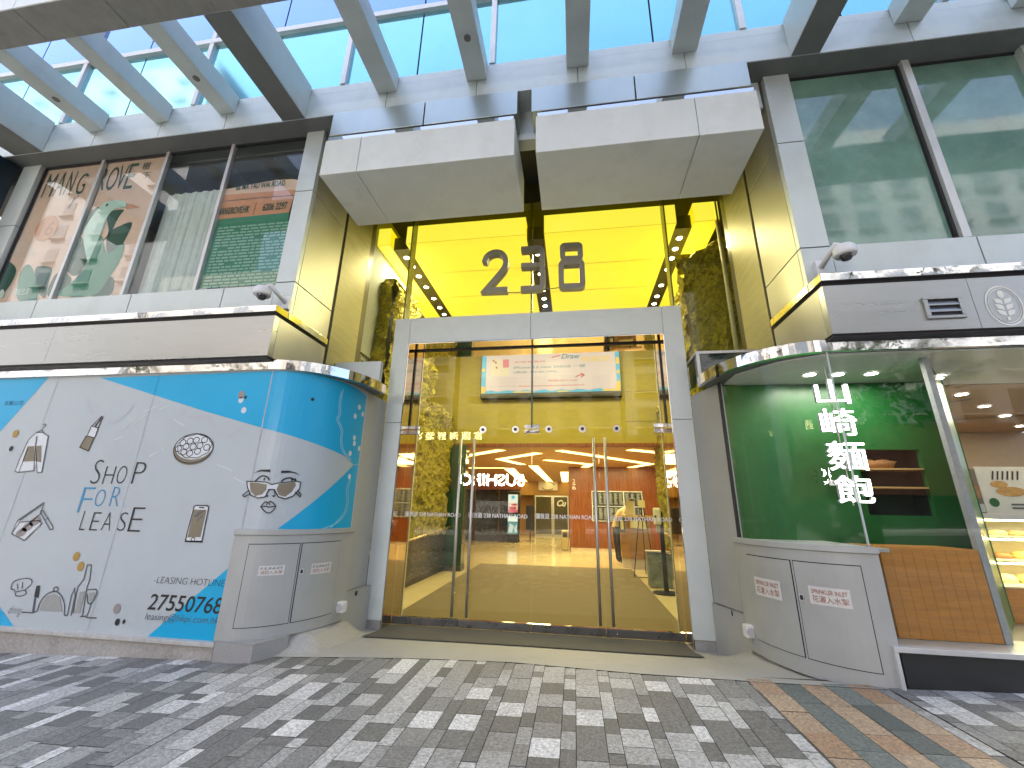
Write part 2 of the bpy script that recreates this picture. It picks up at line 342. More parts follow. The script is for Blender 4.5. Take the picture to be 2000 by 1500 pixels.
for x0, x1 in cols:
    xm = (x0 + x1) / 2; kind = next((v for q, v in stripe.items() if abs(q - x0) < .01), None)
    y = apron_edge(xm) - .004 if -2.75 < xm < 3.45 else -1.66
    st = next((v for (kk, _), v in seq.items() if abs(kk - xm) < .03), None) if not kind else None
    last = rng.choice([0, 1, 2, 3])
    if st:
        for q, t in zip(st[0][1:] + [st[0][-1] - .23], st[1]): slab(x0, x1, y, q, TON[t]); y = q
    else: y += rng.uniform(0, .1)
    while y > -9:
        ln = rng.choice([.2275, .2275, .2275, .1137, .341, .455]) if not kind else rng.uniform(.2, .42)
        if kind == 'o': col = rng.choice([(.36, .25, .165), (.4, .3, .2), (.33, .215, .13), (.38, .28, .185)])
        elif kind == 'g': col = rng.choice([(.15, .175, .16), (.13, .155, .142), (.165, .185, .172), (.1, .115, .107)])
        else:
            t = rng.choices([0, 1, 2, 3, 4], [.28, .22, .2, .2, .1])[0]
            if t == last: t = rng.choice([0, 1, 2, 3])
            last = t; col = TON[t]
        slab(x0, x1, y if y < -1.6 or -2.75 < xm < 3.45 else -1.66, y - ln, col); y -= ln
me = bpy.data.meshes.new('pavement'); me.from_pydata(V, [], F); me.materials.append(stone_mat)
at = me.attributes.new('stone', 'FLOAT_COLOR', 'FACE')
for i, c in enumerate(COL): at.data[i].color = (*c, 1)
link('pavement', me, kind='structure')
# lobby floor, walls and ceilings: one room behind the glass, a corridor behind it
MB().face([(-8, .30, .0), (9, .30, .0), (9, 24, .0), (-8, 24, .0)]).build('floor', marble, kind='structure')
MB().box(-3.7, 4.4, .45, 6, 7.5, 7.7).build('ceiling', dark, kind='structure')
MB().box(-8, 9, 6.16, 24, 3.45, 3.65).build('ceiling', orange, kind='structure')
mb = MB().box(-3.7, 4.4, 6.0, 6.15, 3.47, 7.5).box(-3.7, -2.72, 6.0, 6.15, 0, 3.47).box(3.36, 4.4, 6.0, 6.15, 0, 3.47)
for zz in (4.1, 5.0): mb.box(2.4, 3.3, 5.985, 5.998, zz, zz + .03)
mb.box(2.62, 2.7, 5.985, 5.998, 4.13, 5.0)
lw_ = mb.build('lobby_wall', olive); tag(lw_, 'olive yellow lobby wall that carries the advert screen', 'wall')
MB().box(-3.7, 4.4, 5.97, 6.17, 3.38, 3.468).build('wall_trim', wood, lw_)
for (x0, x1, y0, y1, z1, nm, m_, lab) in ((-3.8, -3.7, .45, 6, 7.5, 'side_wall', olive, 'olive side wall of the lobby, behind the left moss wall'), (4.4, 4.5, .45, 6, 7.5, 'side_wall', olive, 'olive side wall of the lobby, behind the right moss wall'),
    (-8.2, -8, 6, 24, 3.5, 'corridor_wall', orange, 'amber corridor wall left of the dark shop front'), (9, 9.2, 6, 24, 3.5, 'corridor_wall', orange, 'amber corridor wall to the right of the timber block'), (-8, 9, 24, 24.2, 3.5, 'corridor_wall', orange, 'amber end wall of the corridor, behind the far glass doors')):
    tag(MB().box(x0, x1, y0, y1, 0, z1).build(nm, m_), lab, 'wall')

# ================================================================ THE OFFICE BUILDING
ob = thing('office_building', 'silver clad office building with a tall glazed entrance bay between two shops', 'building', (.35, 2, 0))
def seams(mb, x0, x1, z0, z1, ya, yb, xc=(), zc=(), g=.007):
    X = [x0] + list(xc) + [x1]; Z = [z0] + list(zc) + [z1]
    for i in range(len(X) - 1):
        for j in range(len(Z) - 1): mb.box(X[i] + (g if i else 0), X[i + 1] - (g if i < len(X) - 2 else 0), ya, yb, Z[j] + (g if j else 0), Z[j + 1] - (g if j < len(Z) - 2 else 0))
    return mb
# entrance-side columns with jointed panels
for x0, x1 in ((-3.07, -2.785), (3.485, 3.79)):
    c = seams(MB(), x0, x1, 4.03, 7.14, -1.57, -1.50, (), (4.495, 6.009)).build('column', clad, ob, .003)
    MB().box(x0 + .02, x1 - .02, -1.5, -.9, 4.0, 7.14).build('core', dark, c)
seams(MB(), -8.44, -8.072, 4.03, 7.14, -1.57, -1.2, (), (5.9,)).build('column', clad, ob, .003)
seams(MB(), 6.40, 6.75, 4.03, 7.14, -1.57, -1.2, (), (5.9,)).build('column', clad, ob, .003)
# sill panels under the windows
seams(MB(), -9.5, -3.075, 4.03, 4.465, -1.57, -1.2, (-7.0, -5.35, -3.85)).build('sill_panel', clad, ob, .003)
seams(MB(), 3.795, 9.5, 4.03, 4.5, -1.57, -1.2, (5.22, 6.9)).build('sill_panel', clad, ob, .003)
for x0, x1 in ((-9.5, -2.9), (3.6, 9.5)): MB().box(x0, x1, -1.19, -1.1, 3.32, 4.5).build("wall", dark, ob)
for x0, x1 in ((-8.07, -3.0), (3.75, 9.)): MB().box(x0, x1, -1.52, -1.5, 3.9, 4.2).build('wall', dark, ob)
# fascia beam with cap
bx = [-9.2, -6.77, -5.53, -4.34, -3.14, -1.7, -.345, 1.07, 2.47, 3.89, 5.1, 6.35, 9.5]
seams(MB(), -9.2, 9.5, 7.14, 7.585, -1.79, -1.3, bx[1:-1:1], (), .004).build('fascia_beam', clad, ob, .003)
for x0, x1 in ((-9.2, -2.5), (3.2, 9.5)): MB().box(x0, x1, -1.78, -1.3, 7.13, 7.139).build('soffit_shade_plate', darkg, ob)  # added plates, underside shade of the fascia put into their colour
MB().box(-9.2, 9.5, -1.78, -1.3, 7.598, 7.74).build('beam_cap', clad, ob, .004)
MB().box(-9.2, 9.5, -1.77, -1.2, 7.57, 7.61).build('shadow_joint', dark, ob)
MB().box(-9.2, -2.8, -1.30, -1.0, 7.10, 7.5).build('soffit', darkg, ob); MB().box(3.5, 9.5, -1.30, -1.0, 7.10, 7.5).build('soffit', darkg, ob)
# upper curtain wall, seen through the rafters
for k, (za, zb, gm) in enumerate(((7.76, 9.14, cyan_g), (9.24, 11.2, blue_g), (11.3, 12.7, cyan_g), (12.8, 16, blue_g), (16.1, 17.5, cyan_g), (17.6, 21, blue_g), (21.1, 22.5, cyan_g), (22.6, 30, blue_g))):
    xx = [-12., -10.1, -8.84, -7.63, -6.41, -5.06, -3.77, -2.46, -1.29, -.14, .98, 2.11, 3.245, 4.45, 5.6, 6.8, 8.0, 9.3, 12]
    for a, b in zip(xx, xx[1:]):
        if k > 2 and a > -12: continue
        if k > 2: a, b = -12, 12
        MB().box(a + .012, b - .012, -1.74, -1.70, za, zb).build('window', gm, ob)
mb = MB().box(-12, 12, -1.69, -1.5, 7.7, 30)
mb.build('backing', dark, ob)
for z in (9.14, 11.2, 12.7, 16.0, 17.5, 21, 22.5): MB().box(-12, 12, -1.80, -1.695, z, z + .10).build('transom', alu, ob, .004)
for x in (-10.1, -7.63, -5.06, -2.46, -.14, 3.245, 5.6, 8.0): MB().box(x - .04, x + .04, -1.795, -1.695, 7.75, 30).build('mullion', alu, ob, .004)
MB().box(-12, 12, -1.5, 12, 7.8, 30).build('block', darkg, ob)
# reveal walls of the entrance bay: satin panels, a black joint, ribbed stone
for s_, sg in ((lambda x: x, 1), (lambda x: .70 - x, -1)):
    def bx2(mb, x0, x1, *r): a, b = sorted((s_(x0), s_(x1))); return mb.box(a, b, *r)
    mb = MB()
    for z0, z1 in ((4.03, 4.488), (4.502, 6.002), (6.016, 7.14)): bx2(mb, -2.84, -2.783, -1.498, -.695, z0, z1)
    mb.build('reveal_wall', sidem, ob, .003)
    bx2(MB(), -2.9, -2.81, -1.45, -.5, 3.3, 7.45).build('black_joint', dark, ob)
    bx2(MB(), -2.86, -2.795, -.605, .17, 3.3, 7.45).build('reveal_wall', stonem, ob, .003)
    bx2(MB(), -3.0, -2.80, .17, .33, 3.3, 7.45).build('jamb', flat('olive_jamb%d' % sg, (.1, .085, .03), .4), ob, .004)
    # steel band over the shop with its polished ledge, returning into the bay
    mb = MB()
    if sg == 1: seams(mb, -9.5, -2.785, 3.345, 3.885, -1.786, -1.7, (-6.1,), (), .002)
    else: seams(mb, 3.485, 9.5, 3.345, 3.885, -1.786, -1.7, (4.785,), (), .002)
    mb.build('steel_band', brush, ob, .002)
    bx2(MB(), -2.85, -2.783, -1.699, -.695, 3.345, 3.885).build('band_return', sidem, ob, .002)
    bx2(MB(), -9.5, -2.80, -1.76, -1.2, 3.32, 4.02).build('band_core', dark, ob)
    lg = MB(); bx2(lg, -9.5, -2.77, -1.815, -1.58, 3.93, 4.02); lg.build('ledge', chrome, ob, .004)
    lr = MB(); bx2(lr, -2.84, -2.76, -1.579, -.695, 3.93, 4.02); lr.build('ledge_return', mat('yellow_lit_ledge%d' % sg, (.9, .82, .45), .12, .9, nz=(3, .04), bump=.2, bs=5), ob, .004)  # chrome strip, yellow reflection from the lobby painted into its colour
# panels between strip and column at the head of the bay
MB().box(-2.75, -2.5, -1.5, -1.3, 6.69, 7.139).build('head_panel', clad, ob, .003); MB().box(3.2, 3.45, -1.5, -1.3, 6.69, 7.139).build('head_panel', clad, ob, .003)
MB().box(.20, .49, -1.47, -1.3, 6.72, 7.139).build('head_panel', clad, ob, .003); MB().box(.21, .48, -1.49, -1.3, 6.60, 6.705).build('head_panel', clad, ob, .003)
MB().box(-2.79, 3.49, -1.29, .4, 7.45, 7.6).build('soffit', dark, ob)
MB().box(-3.7, 4.4, .25, .44, 7.02, 7.5).build('header', flat('olive_header', (.06, .052, .02), .5), ob)
# windows over the shops
for x0, x1 in ((-8.07, -6.89), (-6.825, -5.635), (-5.56, -4.435), (-4.345, -3.075)):
    f = MB().box(x0, x1, -1.50, -1.485, 4.47, 7.14).build('window', win_g, ob)
for x in (-6.857, -5.597, -4.39): MB().box(x - .028, x + .028, -1.53, -1.47, 4.466, 7.14).build('mullion', alu, ob, .004)
for x0, x1 in ((3.795, 5.11), (5.19, 6.395), (6.76, 8.9)):
    MB().box(x0, x1, -1.48, -1.465, 4.5, 7.14).build('window', green_g, ob)
MB().box(5.108, 5.192, -1.565, -1.4, 4.505, 7.14).build('mullion', alu, ob, .004)
# seal lines at the window heads and jambs
mb = MB().box(-8.07, -3.075, -1.51, -1.47, 7.1, 7.139).box(3.795, 6.395, -1.5, -1.44, 7.1, 7.139).box(-8.072, -8.045, -1.51, -1.47, 4.47, 7.1).box(5.08, 5.107, -1.52, -1.46, 4.51, 7.1)
mb.build('window_seal', dark, ob)
# rooms behind the left windows
roomm = flat('room_wall', (.36, .38, .36), .8)
MB().box(-8.5, -2.95, 2.5, 2.6, 4.3, 7.5).box(-8.6, -8.5, -1.1, 2.5, 4.3, 7.5).box(-2.95, -2.9, -.4, 2.5, 4.3, 7.5).build('room_wall', roomm, ob)
MB().box(-8.5, -2.95, -1.08, 2.5, 4.2, 4.3).build('room_floor', roomm, ob); MB().box(-8.5, -2.95, -.98, 2.5, 7.5, 7.6).build('room_ceiling', darkg, ob)
# canopies over the two curved shopfronts
for mir, nm in ((False, 'left'), (True, 'right')):
    sx = (lambda x: .70 - x) if mir else (lambda x: x)
    arc = [(-2.82 + .97 * math.sin(math.pi / 2 * i / 28), -.55 - 1.13 * math.cos(math.pi / 2 * i / 28)) for i in range(29)]
    pl = [(-9.5, -1.68)] + arc + [(-1.85, -.5), (-2.2, -.3), (-9.5, -.3)]
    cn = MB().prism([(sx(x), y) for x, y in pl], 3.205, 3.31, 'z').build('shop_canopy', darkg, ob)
    o = [(-9.5, -1.69)] + [(x * 1.0 + .01 * math.sin(math.pi / 2 * i / 28), y - .01 * math.cos(math.pi / 2 * i / 28)) for i, (x, y) in enumerate(arc)] + [(-1.838, -.49)]
    mb = MB()
    for a, b in zip(o, o[1:]): mb.face([(sx(a[0]), a[1], 3.2), (sx(b[0]), b[1], 3.2), (sx(b[0]), b[1], 3.325), (sx(a[0]), a[1], 3.325)])
    inner = [(x - .05, y + .05) for x, y in o]
    for (a, b), (c, d) in zip(zip(o, o[1:]), zip(inner, inner[1:])):
        mb.face([(sx(a[0]), a[1], 3.2), (sx(b[0]), b[1], 3.2), (sx(d[0]), d[1], 3.2), (sx(c[0]), c[1], 3.2)]); mb.face([(sx(a[0]), a[1], 3.325), (sx(b[0]), b[1], 3.325), (sx(d[0]), d[1], 3.325), (sx(c[0]), c[1], 3.325)])
    e = mb.build('canopy_lip', chrome, ob)
# upstand on the left canopy, glazed box on the right one
MB().box(-2.78, -2.02, -.38, -.30, 3.33, 3.76).build('upstand', cladw, ob, .004)
g = MB().box(2.62, 3.47, -.33, -.32, 3.34, 3.72).box(2.62, 2.63, -.33, .2, 3.34, 3.72).build('skylight', glass('dark_glass', (.25, .36, .34), 1.6, lo=.06), ob)
MB().box(2.6, 3.48, -.345, .25, 3.72, 3.76).box(2.61, 2.65, -.34, -.30, 3.33, 3.72).build('frame', alu, g, .003)
# grey return walls from the curved shopfronts to the portal
MB().prism([(-2.055, -.62), (-2.045, -.005), (-2.3, -.005), (-2.3, -.62)], .56, 3.2, 'z').build('return_wall', cabm, ob, .003)
MB().prism([(2.755, -.62), (2.57, -.005), (2.79, -.005), (2.79, -.62)], .55, 3.2, 'z').build('return_wall', cabm, ob, .003)
MB().prism([(-2.03, -.60), (-1.965, -.02), (-2.3, -.02), (-2.3, -.6)], .0, .55, 'z').build('service_box', cabm, ob, .006)
MB().prism([(2.735, -.6), (2.54, -.02), (3.0, -.02), (3.0, -.6)], .0, .54, 'z').build('service_box', cabm, ob, .006)
# plinths
pl = MB().box(-9.5, -2.76, -1.69, -1.2, -.6, .205).build('plinth', roughst, ob, .008)
MB().box(-9.5, -2.755, -1.72, -1.2, .206, .245).build('ledge', mat('pale_ledge', (.5, .49, .46), .6, 0, nz=(20, .15), stains=.5), pl, .004)
MB().prism([(-2.75, -1.735), (-2.33, -1.72), (-2.17, -1.40), (-2.5, -1.2), (-2.75, -1.2)], -.1, .262, 'z').build('plinth', granite, ob, .006)
# base of the right-hand shop
p = MB().box(3.455, 9.5, -1.70, -1.3, -.1, .545).build('plinth', blackst, ob, .004)
MB().box(3.44, 9.5, -1.735, -1.3, .546, .586).box(3.44, 3.468, -1.735, -1.3, .2, .545).build('trim', alu, p, .003)

beamg = mat('shaded_stained_soffit', (.24, .24, .22), .6, 0, nz=(5, .15), stains=.4, stain_col=(.12, .12, .1))  # darker than the beam: underside shade put into the colour, plus stains
# ================================================================ PERGOLA over the pavement
pg = thing('pergola', 'silver pergola of deep rafters and a long outer beam over the pavement', 'pergola', (0, -2.6, 7.14))
for i, (x0, x1, z0) in enumerate(((-8.3, -7.72, 7.14), (-6.92, -6.63, 7.44), (-5.65, -5.41, 7.44), (-4.48, -4.21, 7.44), (-3.335, -2.96, 7.141), (-1.85, -1.55, 7.44), (-.49, -.2, 7.44), (.92, 1.22, 7.44), (2.31, 2.63, 7.45), (3.72, 4.06, 7.141), (4.95, 5.26, 7.45), (6.2, 6.5, 7.45))):
    r_ = MB().box(x0, x1, -3.25, -1.792, z0, 7.76).build('rafter', clad, pg, .006)
    if z0 < 7.2: MB().box(x0 + .006, x1 - .006, -3.19, -1.80, z0 - .008, z0 - .001).build('soffit_shade_plate', darkg, r_)  # added plate with the deep rafter's underside shade in its colour
    if i in (1, 3, 4, 6): MB().disc(((x0 + x1) / 2, -2.35 if i != 4 else -2.3, z0 - .006), .045, .006).build('lamp', alu if i == 4 else darkg, r_)
o = MB()
for a, b in zip(bx, bx[1:]): o.box(a + .004, b - .004, -3.56, -3.19, 7.14, 7.62)
o = o.build('outer_beam', cladw, pg, .006)
for a, b in zip(bx, bx[1:]): MB().box(a + .006, b - .006, -3.55, -3.20, 7.131, 7.139).build('soffit_shade_plate', beamg, o, .002)  # added plates carrying the outer beam's underside shade and stains

# ================================================================ CANOPY BOXES over the entrance
def canopy_box(x0, x1, xs_, s0, s1, ss, label):
    t = thing('canopy_box', label, 'canopy', ((x0 + x1) / 2, -1.5, 5.78))
    seams(MB(), x0, x1, 5.779, 6.36, -2.033, -1.008, (xs_,), (), .003).build('lower_box', boxm, t, .008)
    MB().box(x0 + .02, x1 - .02, -2.02, -1.02, 6.362, 6.425).build('mirror_strip', chrome, t)
    MB().box(x0 + .06, x1 - .06, -1.7, -1.05, 6.426, 6.72).build('core', dark, t)
    seams(MB(), s0, s1, 6.71, 7.132, -1.815, -1.31, (ss,), (), .008).build('upper_strip', stripm, t, .005)
canopy_box(-2.353, .252, -1.83, -2.49, .245, -1.08, 'broad silver canopy box over the left half of the glazed entrance')
canopy_box(.518, 3.115, 2.42, .44, 3.19, 1.80, 'broad silver canopy box over the right half of the glazed entrance')

# ================================================================ PORTAL with glass doors
pt = thing('portal_frame', 'tall white portal frame around the glass entrance doors', 'door frame', (.26, .2, 0))
seams(MB(), -2.042, -1.772, .117, 4.656, 0, .32, (), (2.87,), .003).build('post', cladw, pt, .005)
seams(MB(), 2.287, 2.567, .117, 4.656, 0, .32, (), (2.87,), .003).build('post', cladw, pt, .005)
seams(MB(), -1.769, 2.284, 4.204, 4.656, 0, .32, (.258,), (), .003).build('lintel', cladw, pt, .005)
MB().box(-2.03, -1.784, .012, .31, 0, .116).build('stone_foot', granite, pt, .004); MB().box(2.30, 2.555, .012, .31, 0, .116).build('stone_foot', granite, pt, .004)
MB().box(-1.7715, -1.76, .01, .67, .0, 4.192).box(2.275, 2.2865, .01, .67, .0, 4.192).box(-1.76, 2.275, .01, .67, 4.192, 4.2035).build('mirror_lining', chromes, pt)
MB().box(-1.7598, -1.75, .665, .70, 0, 4.19).box(2.265, 2.2748, .665, .70, 0, 4.19).build('edge_strip', mat('pale_edge', (.8, .72, .55), .4), pt)
MB().box(-1.759, 2.274, .30, .345, 4.17, 4.191).box(-1.759, -1.742, .30, .345, 2.83, 4.17).box(2.257, 2.274, .30, .345, 2.83, 4.17).build('seal', black, pt)
for x0, x1 in ((-1.74, .245), (.270, 2.255)): MB().box(x0, x1, .317, .329, 2.812, 4.17).build('transom_pane', clear, pt)
MB().box(.2455, .2695, .26, .36, 2.83, 4.17).build('glass_fin', mat('fin_edge', (.05, .11, .09), .15, 0, spec=.8), pt)
for x in (-.52, -.002, .52, 1.03, 1.54):  # row of round discs along the transom line
    k = MB().disc((x, .285, 2.80), .055, .03, 'y', 24).build('transom_disc', steel, pt)
    MB().disc((x, .275, 2.80), .026, .0099, 'y', 18).build('cap', black, k)
def fitting(name, x0, x1, par):
    MB().box(x0, x1, .295, .35, 2.815, 2.875).box(x0, x1, .295, .35, 2.735, 2.798).build(name, chrome, par, .004)
fitting('patch_fitting', .14, .375, pt); fitting('patch_fitting', -1.757, -1.57, pt); fitting('patch_fitting', 2.085, 2.272, pt)
names = ('leftmost glass door of the entrance, nearest the blue lease board', 'second glass door from the left, hung at the middle of the entrance', 'third glass door from the left, with the reflected directory boards behind it', 'rightmost glass door of the entrance, in front of the sanitiser stand')
for i, (x0, x1, hx) in enumerate(((-1.745, -.776, -.845), (-.768, .252, -.635), (.262, 1.255, 1.185), (1.263, 2.262, 1.352))):
    t = thing('glass_door', names[i], 'door', ((x0 + x1) / 2, .323, 0), 'glass doors of the entrance')
    MB().box(x0, x1, .317, .329, .11, 2.80).build('pane', clear, t)
    rl = MB().box(x0, x1, .30, .346, .012, .109).build('bottom_rail', railm, t, .004)
    MB().box(x0, x1, .297, .349, .1092, .114).build('edge', chrome, rl)
    MB().disc((x1 - .14 if i in (0, 2) else x0 + .14, .290, .055), .012, .012, 'y', 12).build('lock', chrome, rl)
    h = MB().tube([(hx, .22, .16), (hx, .22, 2.65)], .021, 14).build('handle', steel, t, smooth=True)
    MB().tube([(hx, .22, .45), (hx, .318, .45)], .010, 8).tube([(hx, .22, 2.38), (hx, .318, 2.38)], .010, 8).build('standoff', steel, h)
fn = plane_y(.3165)
for i, (bl, tr) in enumerate(([(-1.7,1.474),(-0.819,1.547)], [(-0.697,1.473),(0.193,1.55)], [(0.312,1.479),(1.171,1.557)], [(1.345,1.475),(2.228,1.545)])):
    tx = text('彌敦道 238 NATHAN ROAD', 'lettering', bl, tr, fn, frost, [o for o in bpy.data.objects if o.name.startswith('glass_door')][i], off=.03)
# glazing above the portal and beside it
gw = thing('glass_wall', 'tall frameless glass wall above and beside the white portal', 'glass wall', (.26, .3, 4.66))
for x0, x1 in ((-2.80, -2.02), (2.545, 3.49)): MB().box(x0, x1, .30, .312, 3.3, 7.03).build('pane', facade_g, gw)
for x0, x1 in ((-2.0, .232), (.255, 2.525)): MB().box(x0, x1, .30, .312, 4.66, 7.03).build('pane', facade_g, gw)
finm = mat('green_glass_edge', (.10, .115, .02), .2, 0, spec=.8)
for x in (-2.01, .2435, 2.535): MB().box(x - .012, x + .012, .22, .42, 4.66 if x != 1 else 3, 7.03).build('glass_fin', finm, gw)
for x in (-2.97, 3.53): MB().tube([(x, .62, 3.3), (x, .62, 7.0)], .035, 12).build('pipe', mat('pale_pipe', (.5, .46, .3), .5), gw, smooth=True)
# the number 238: grey metal numerals standing on the glass
num = mat('grey_numeral', (.3, .29, .27), .7, .0, nz=(6, .08))
def numeral(lines, label, w_=.088):
    t = MB(); zs = [p[1] for l, c in lines for p in l]; xs_ = [p[0] for l, c in lines for p in l]
    for k_, (l, c) in enumerate(lines):
        ya, yb = .11 + .003 * k_, .25 - .003 * k_; n0 = len(t.f); L, Q = stroke(t, l, w_, plane_y(.11), 0, c, None); del t.f[n0:], t.m[n0:]
        m_ = len(l)
        for i in range(m_ if c else m_ - 1):
            j = (i + 1) % m_; q = [L[i], L[j], Q[j], Q[i]]
            t.face([(p[0], ya, p[1]) for p in q]); t.face([(p[0], yb, p[1]) for p in q[::-1]])
            t.face([(L[i][0], ya, L[i][1]), (L[i][0], yb, L[i][1]), (L[j][0], yb, L[j][1]), (L[j][0], ya, L[j][1])]); t.face([(Q[i][0], ya, Q[i][1]), (Q[j][0], ya, Q[j][1]), (Q[j][0], yb, Q[j][1]), (Q[i][0], yb, Q[i][1])])
        if not c:
            for i in (0, m_ - 1): t.face([(L[i][0], ya, L[i][1]), (Q[i][0], ya, Q[i][1]), (Q[i][0], yb, Q[i][1]), (L[i][0], yb, L[i][1])])
    o_ = t.build('house_numeral', num); tag(o_, label, 'numeral', 'numerals over the entrance')
    return o_
numeral([(smooth_line([(-0.579,5.74),(-0.534,5.863),(-0.429,5.929),(-0.305,5.919),(-0.213,5.818),(-0.201,5.67),(-0.254,5.546)], k=4) + [(-0.537,5.188),(-0.153,5.181)], False)], 'grey metal numeral two, leftmost over the doors')
numeral([(rounded([(0.069,5.954),(0.431,5.952),(0.438,5.612),(0.359,5.614)], .07, False), False), ([(0.073,5.626),(0.343,5.619)], False), (rounded([(0.359,5.618),(0.438,5.612),(0.441,5.177),(0.071,5.18)], .07, False), False)], 'grey metal numeral three, middle one over the doors')
numeral([(rounded([(0.784,5.968),(1.085,5.961),(1.085,5.697),(0.787,5.703)], .05, True), True), (rounded([(0.755,5.624),(1.105,5.619),(1.107,5.172),(0.755,5.178)], .05, True), True)], 'grey metal numeral eight, rightmost over the doors')
MB().tube([(-.2, .2, 5.16), (.0, .2, 5.15), (.25, .2, 5.165), (.75, .2, 5.2)], .008, 6).build('cable', black, gw)
# ================================================================ LEASE BOARD on the left shopfront
SE = 1.405                                             # where the curve ends, measured along it
lb = thing('lease_board', 'blue and white shop for lease hoarding wrapped round the left shopfront', 'hoarding', (-3.5, -1.65, .25))
bw = mat('board_white', (.47, .53, .55), .38, 0, nz=(1.5, .035), rv=.05, bump=.04, bs=3, stains=.12, stain_col=(.45, .47, .5)); bb = mat('board_blue', (.0, .40, .70), .35, 0, nz=(1.5, .04), rv=.04)
sf0 = shopfront(0.)
p = MB()
lay(p, [(-6.7, .246), (0, .246), (0, 3.2), (-6.7, 3.2)], sf0); p.build('flat_panel', bw, lb)
p = MB(); lay(p, [(.004, 1.25), (SE, 1.25), (SE, 3.2), (.004, 3.2)], sf0); p.build('curved_panel', bw, lb)
MB().box(-2.78, -2.765, -1.654, -1.64, 1.35, 3.2).build('seam_strip', mat('seam_grey', (.42, .45, .47), .4), lb)
art = shopfront(0., lift=.0025); art2 = shopfront(0., lift=.005); art3 = shopfront(0., lift=.0075)
def fill(name, polys, m, fn, par):
    q = MB()
    for po in polys: lay(q, po, fn)
    return q.build(name, m, par)
def lines(name, ls, w_, m, fn, par, closed=False):
    q = MB()
    for l in ls: stroke(q, l, w_, fn, 0, closed)
    return q.build(name, m, par)
top = lambda po: [(min(u, SE), min(z, 3.199)) for u, z in po]
fill('blue_field', [top([(-2.533,3.169),(-0.832,2.69),(0.014,2.471),(0.788,2.293),(1.094,2.226),(1.258,2.143),(1.381,2.156),(1.368,3.126),(1.049,3.179),(0.642,3.21),(0.308,3.193),(-0.015,3.186)]), [(1.259,2.137),(0.369,1.343),(1.38,1.317),(1.382,2.15)],
                    top([(-6.064,3.267),(-3.372,3.192),(-3.856,2.424),(-4.795,1.116)]), [(-0.018,0.983),(-0.874,0.227),(-0.022,0.224)], [(-4.026,0.903),(-2.874,0.422),(-2.59,0.24),(-3.649,0.21)]], bb, art, lb)
ink = flat('black_ink', (.012, .013, .016), .5); greyink = flat('grey_ink', (.09, .1, .11), .5); taupe = flat('taupe_ink', (.22, .19, .13), .5); gold = flat('gold_ink', (.4, .25, .05), .5); blueink = flat('blue_ink', (.03, .28, .52), .5); palew = flat('pale_ink', (.62, .7, .74), .5); mauve = flat('mauve_ink', (.3, .27, .26), .5); lightw = flat('sketch_white', (.68, .72, .74), .5)
for ch, bl, tr, m_ in (('S', [(-2.181,1.804)], [(-2.06,2.093)], ink), ('H', [(-2.005,1.806)], [(-1.863,2.014)], ink), ('O', [(-1.82,1.81)], [(-1.69,2.02)], ink), ('P', [(-1.596,1.813)], [(-1.444,2.065)], ink),
                       ('F', [(-2.235,1.47)], [(-2.071,1.762)], blueink), ('O', [(-2.033,1.544)], [(-1.899,1.74)], blueink), ('R', [(-1.813,1.548)], [(-1.688,1.771)], blueink),
                       ('L', [(-2.129,1.274)], [(-2.056,1.49)], ink), ('E', [(-1.989,1.275)], [(-1.878,1.477)], ink), ('A', [(-1.828,1.279)], [(-1.703,1.48)], ink), ('S', [(-1.609,1.28)], [(-1.507,1.484)], ink), ('E', [(-1.463,1.275)], [(-1.295,1.543)], ink)):
    text(ch, 'letter', bl[0], tr[0], art2, m_, lb, off=-.022)
for body, bl, tr, m_, of, sh in (('-LEASING HOTLINE-', [(-0.942,0.756)], [(-0.043,0.821)], ink, -.02, .05), ('27550768', [(-0.946,0.493)], [(-0.039,0.65)], ink, .006, .12), ('leasing@hkpi.com.hk', [(-0.94,0.379)], [(-0.051,0.468)], greyink, -.008, .12), ('有限公司', [(-3.946,2.812)], [(-3.637,2.878)], flat('dark_blue_ink', (.01, .12, .22), .5), 0, 0), ('dining', [(-2.732,0.34)], [(-2.556,0.452)], ink, -.02, .4)):
    text(body, 'lettering', bl[0], tr[0], art2, m_, lb, off=of, shear=sh)
fill('dots', [ell(c, .045, .05) for c in ([(-3.566,2.427),(-2.048,0.988),(-1.949,0.887)])], gold, art2, lb); fill('dots', [ell(c, .03, .034) for c in ([(-3.549,2.232),(-1.27,0.356)])] + [ell(c, .018, .022) for c in ([(-1.19,0.365),(-0.304,2.856)])] + [ell([(0.505,2.873)][0], .02, .022)], ink, art2, lb)
fill('dots', [ell(c, .045, .05) for c in ([(-1.32,0.483),(-0.37,2.889)])], mauve, art2, lb); fill('dots', [ell(c, .035, .038) for c in ([(-0.36,2.821),(-0.291,2.693)])] + [ell(c, .03, .036) for c in ([(1.223,2.929),(1.158,2.786),(1.321,2.852),(1.2,2.494),(1.216,2.421),(1.339,2.369),(1.155,2.277),(1.204,1.978)])], palew, art2, lb)
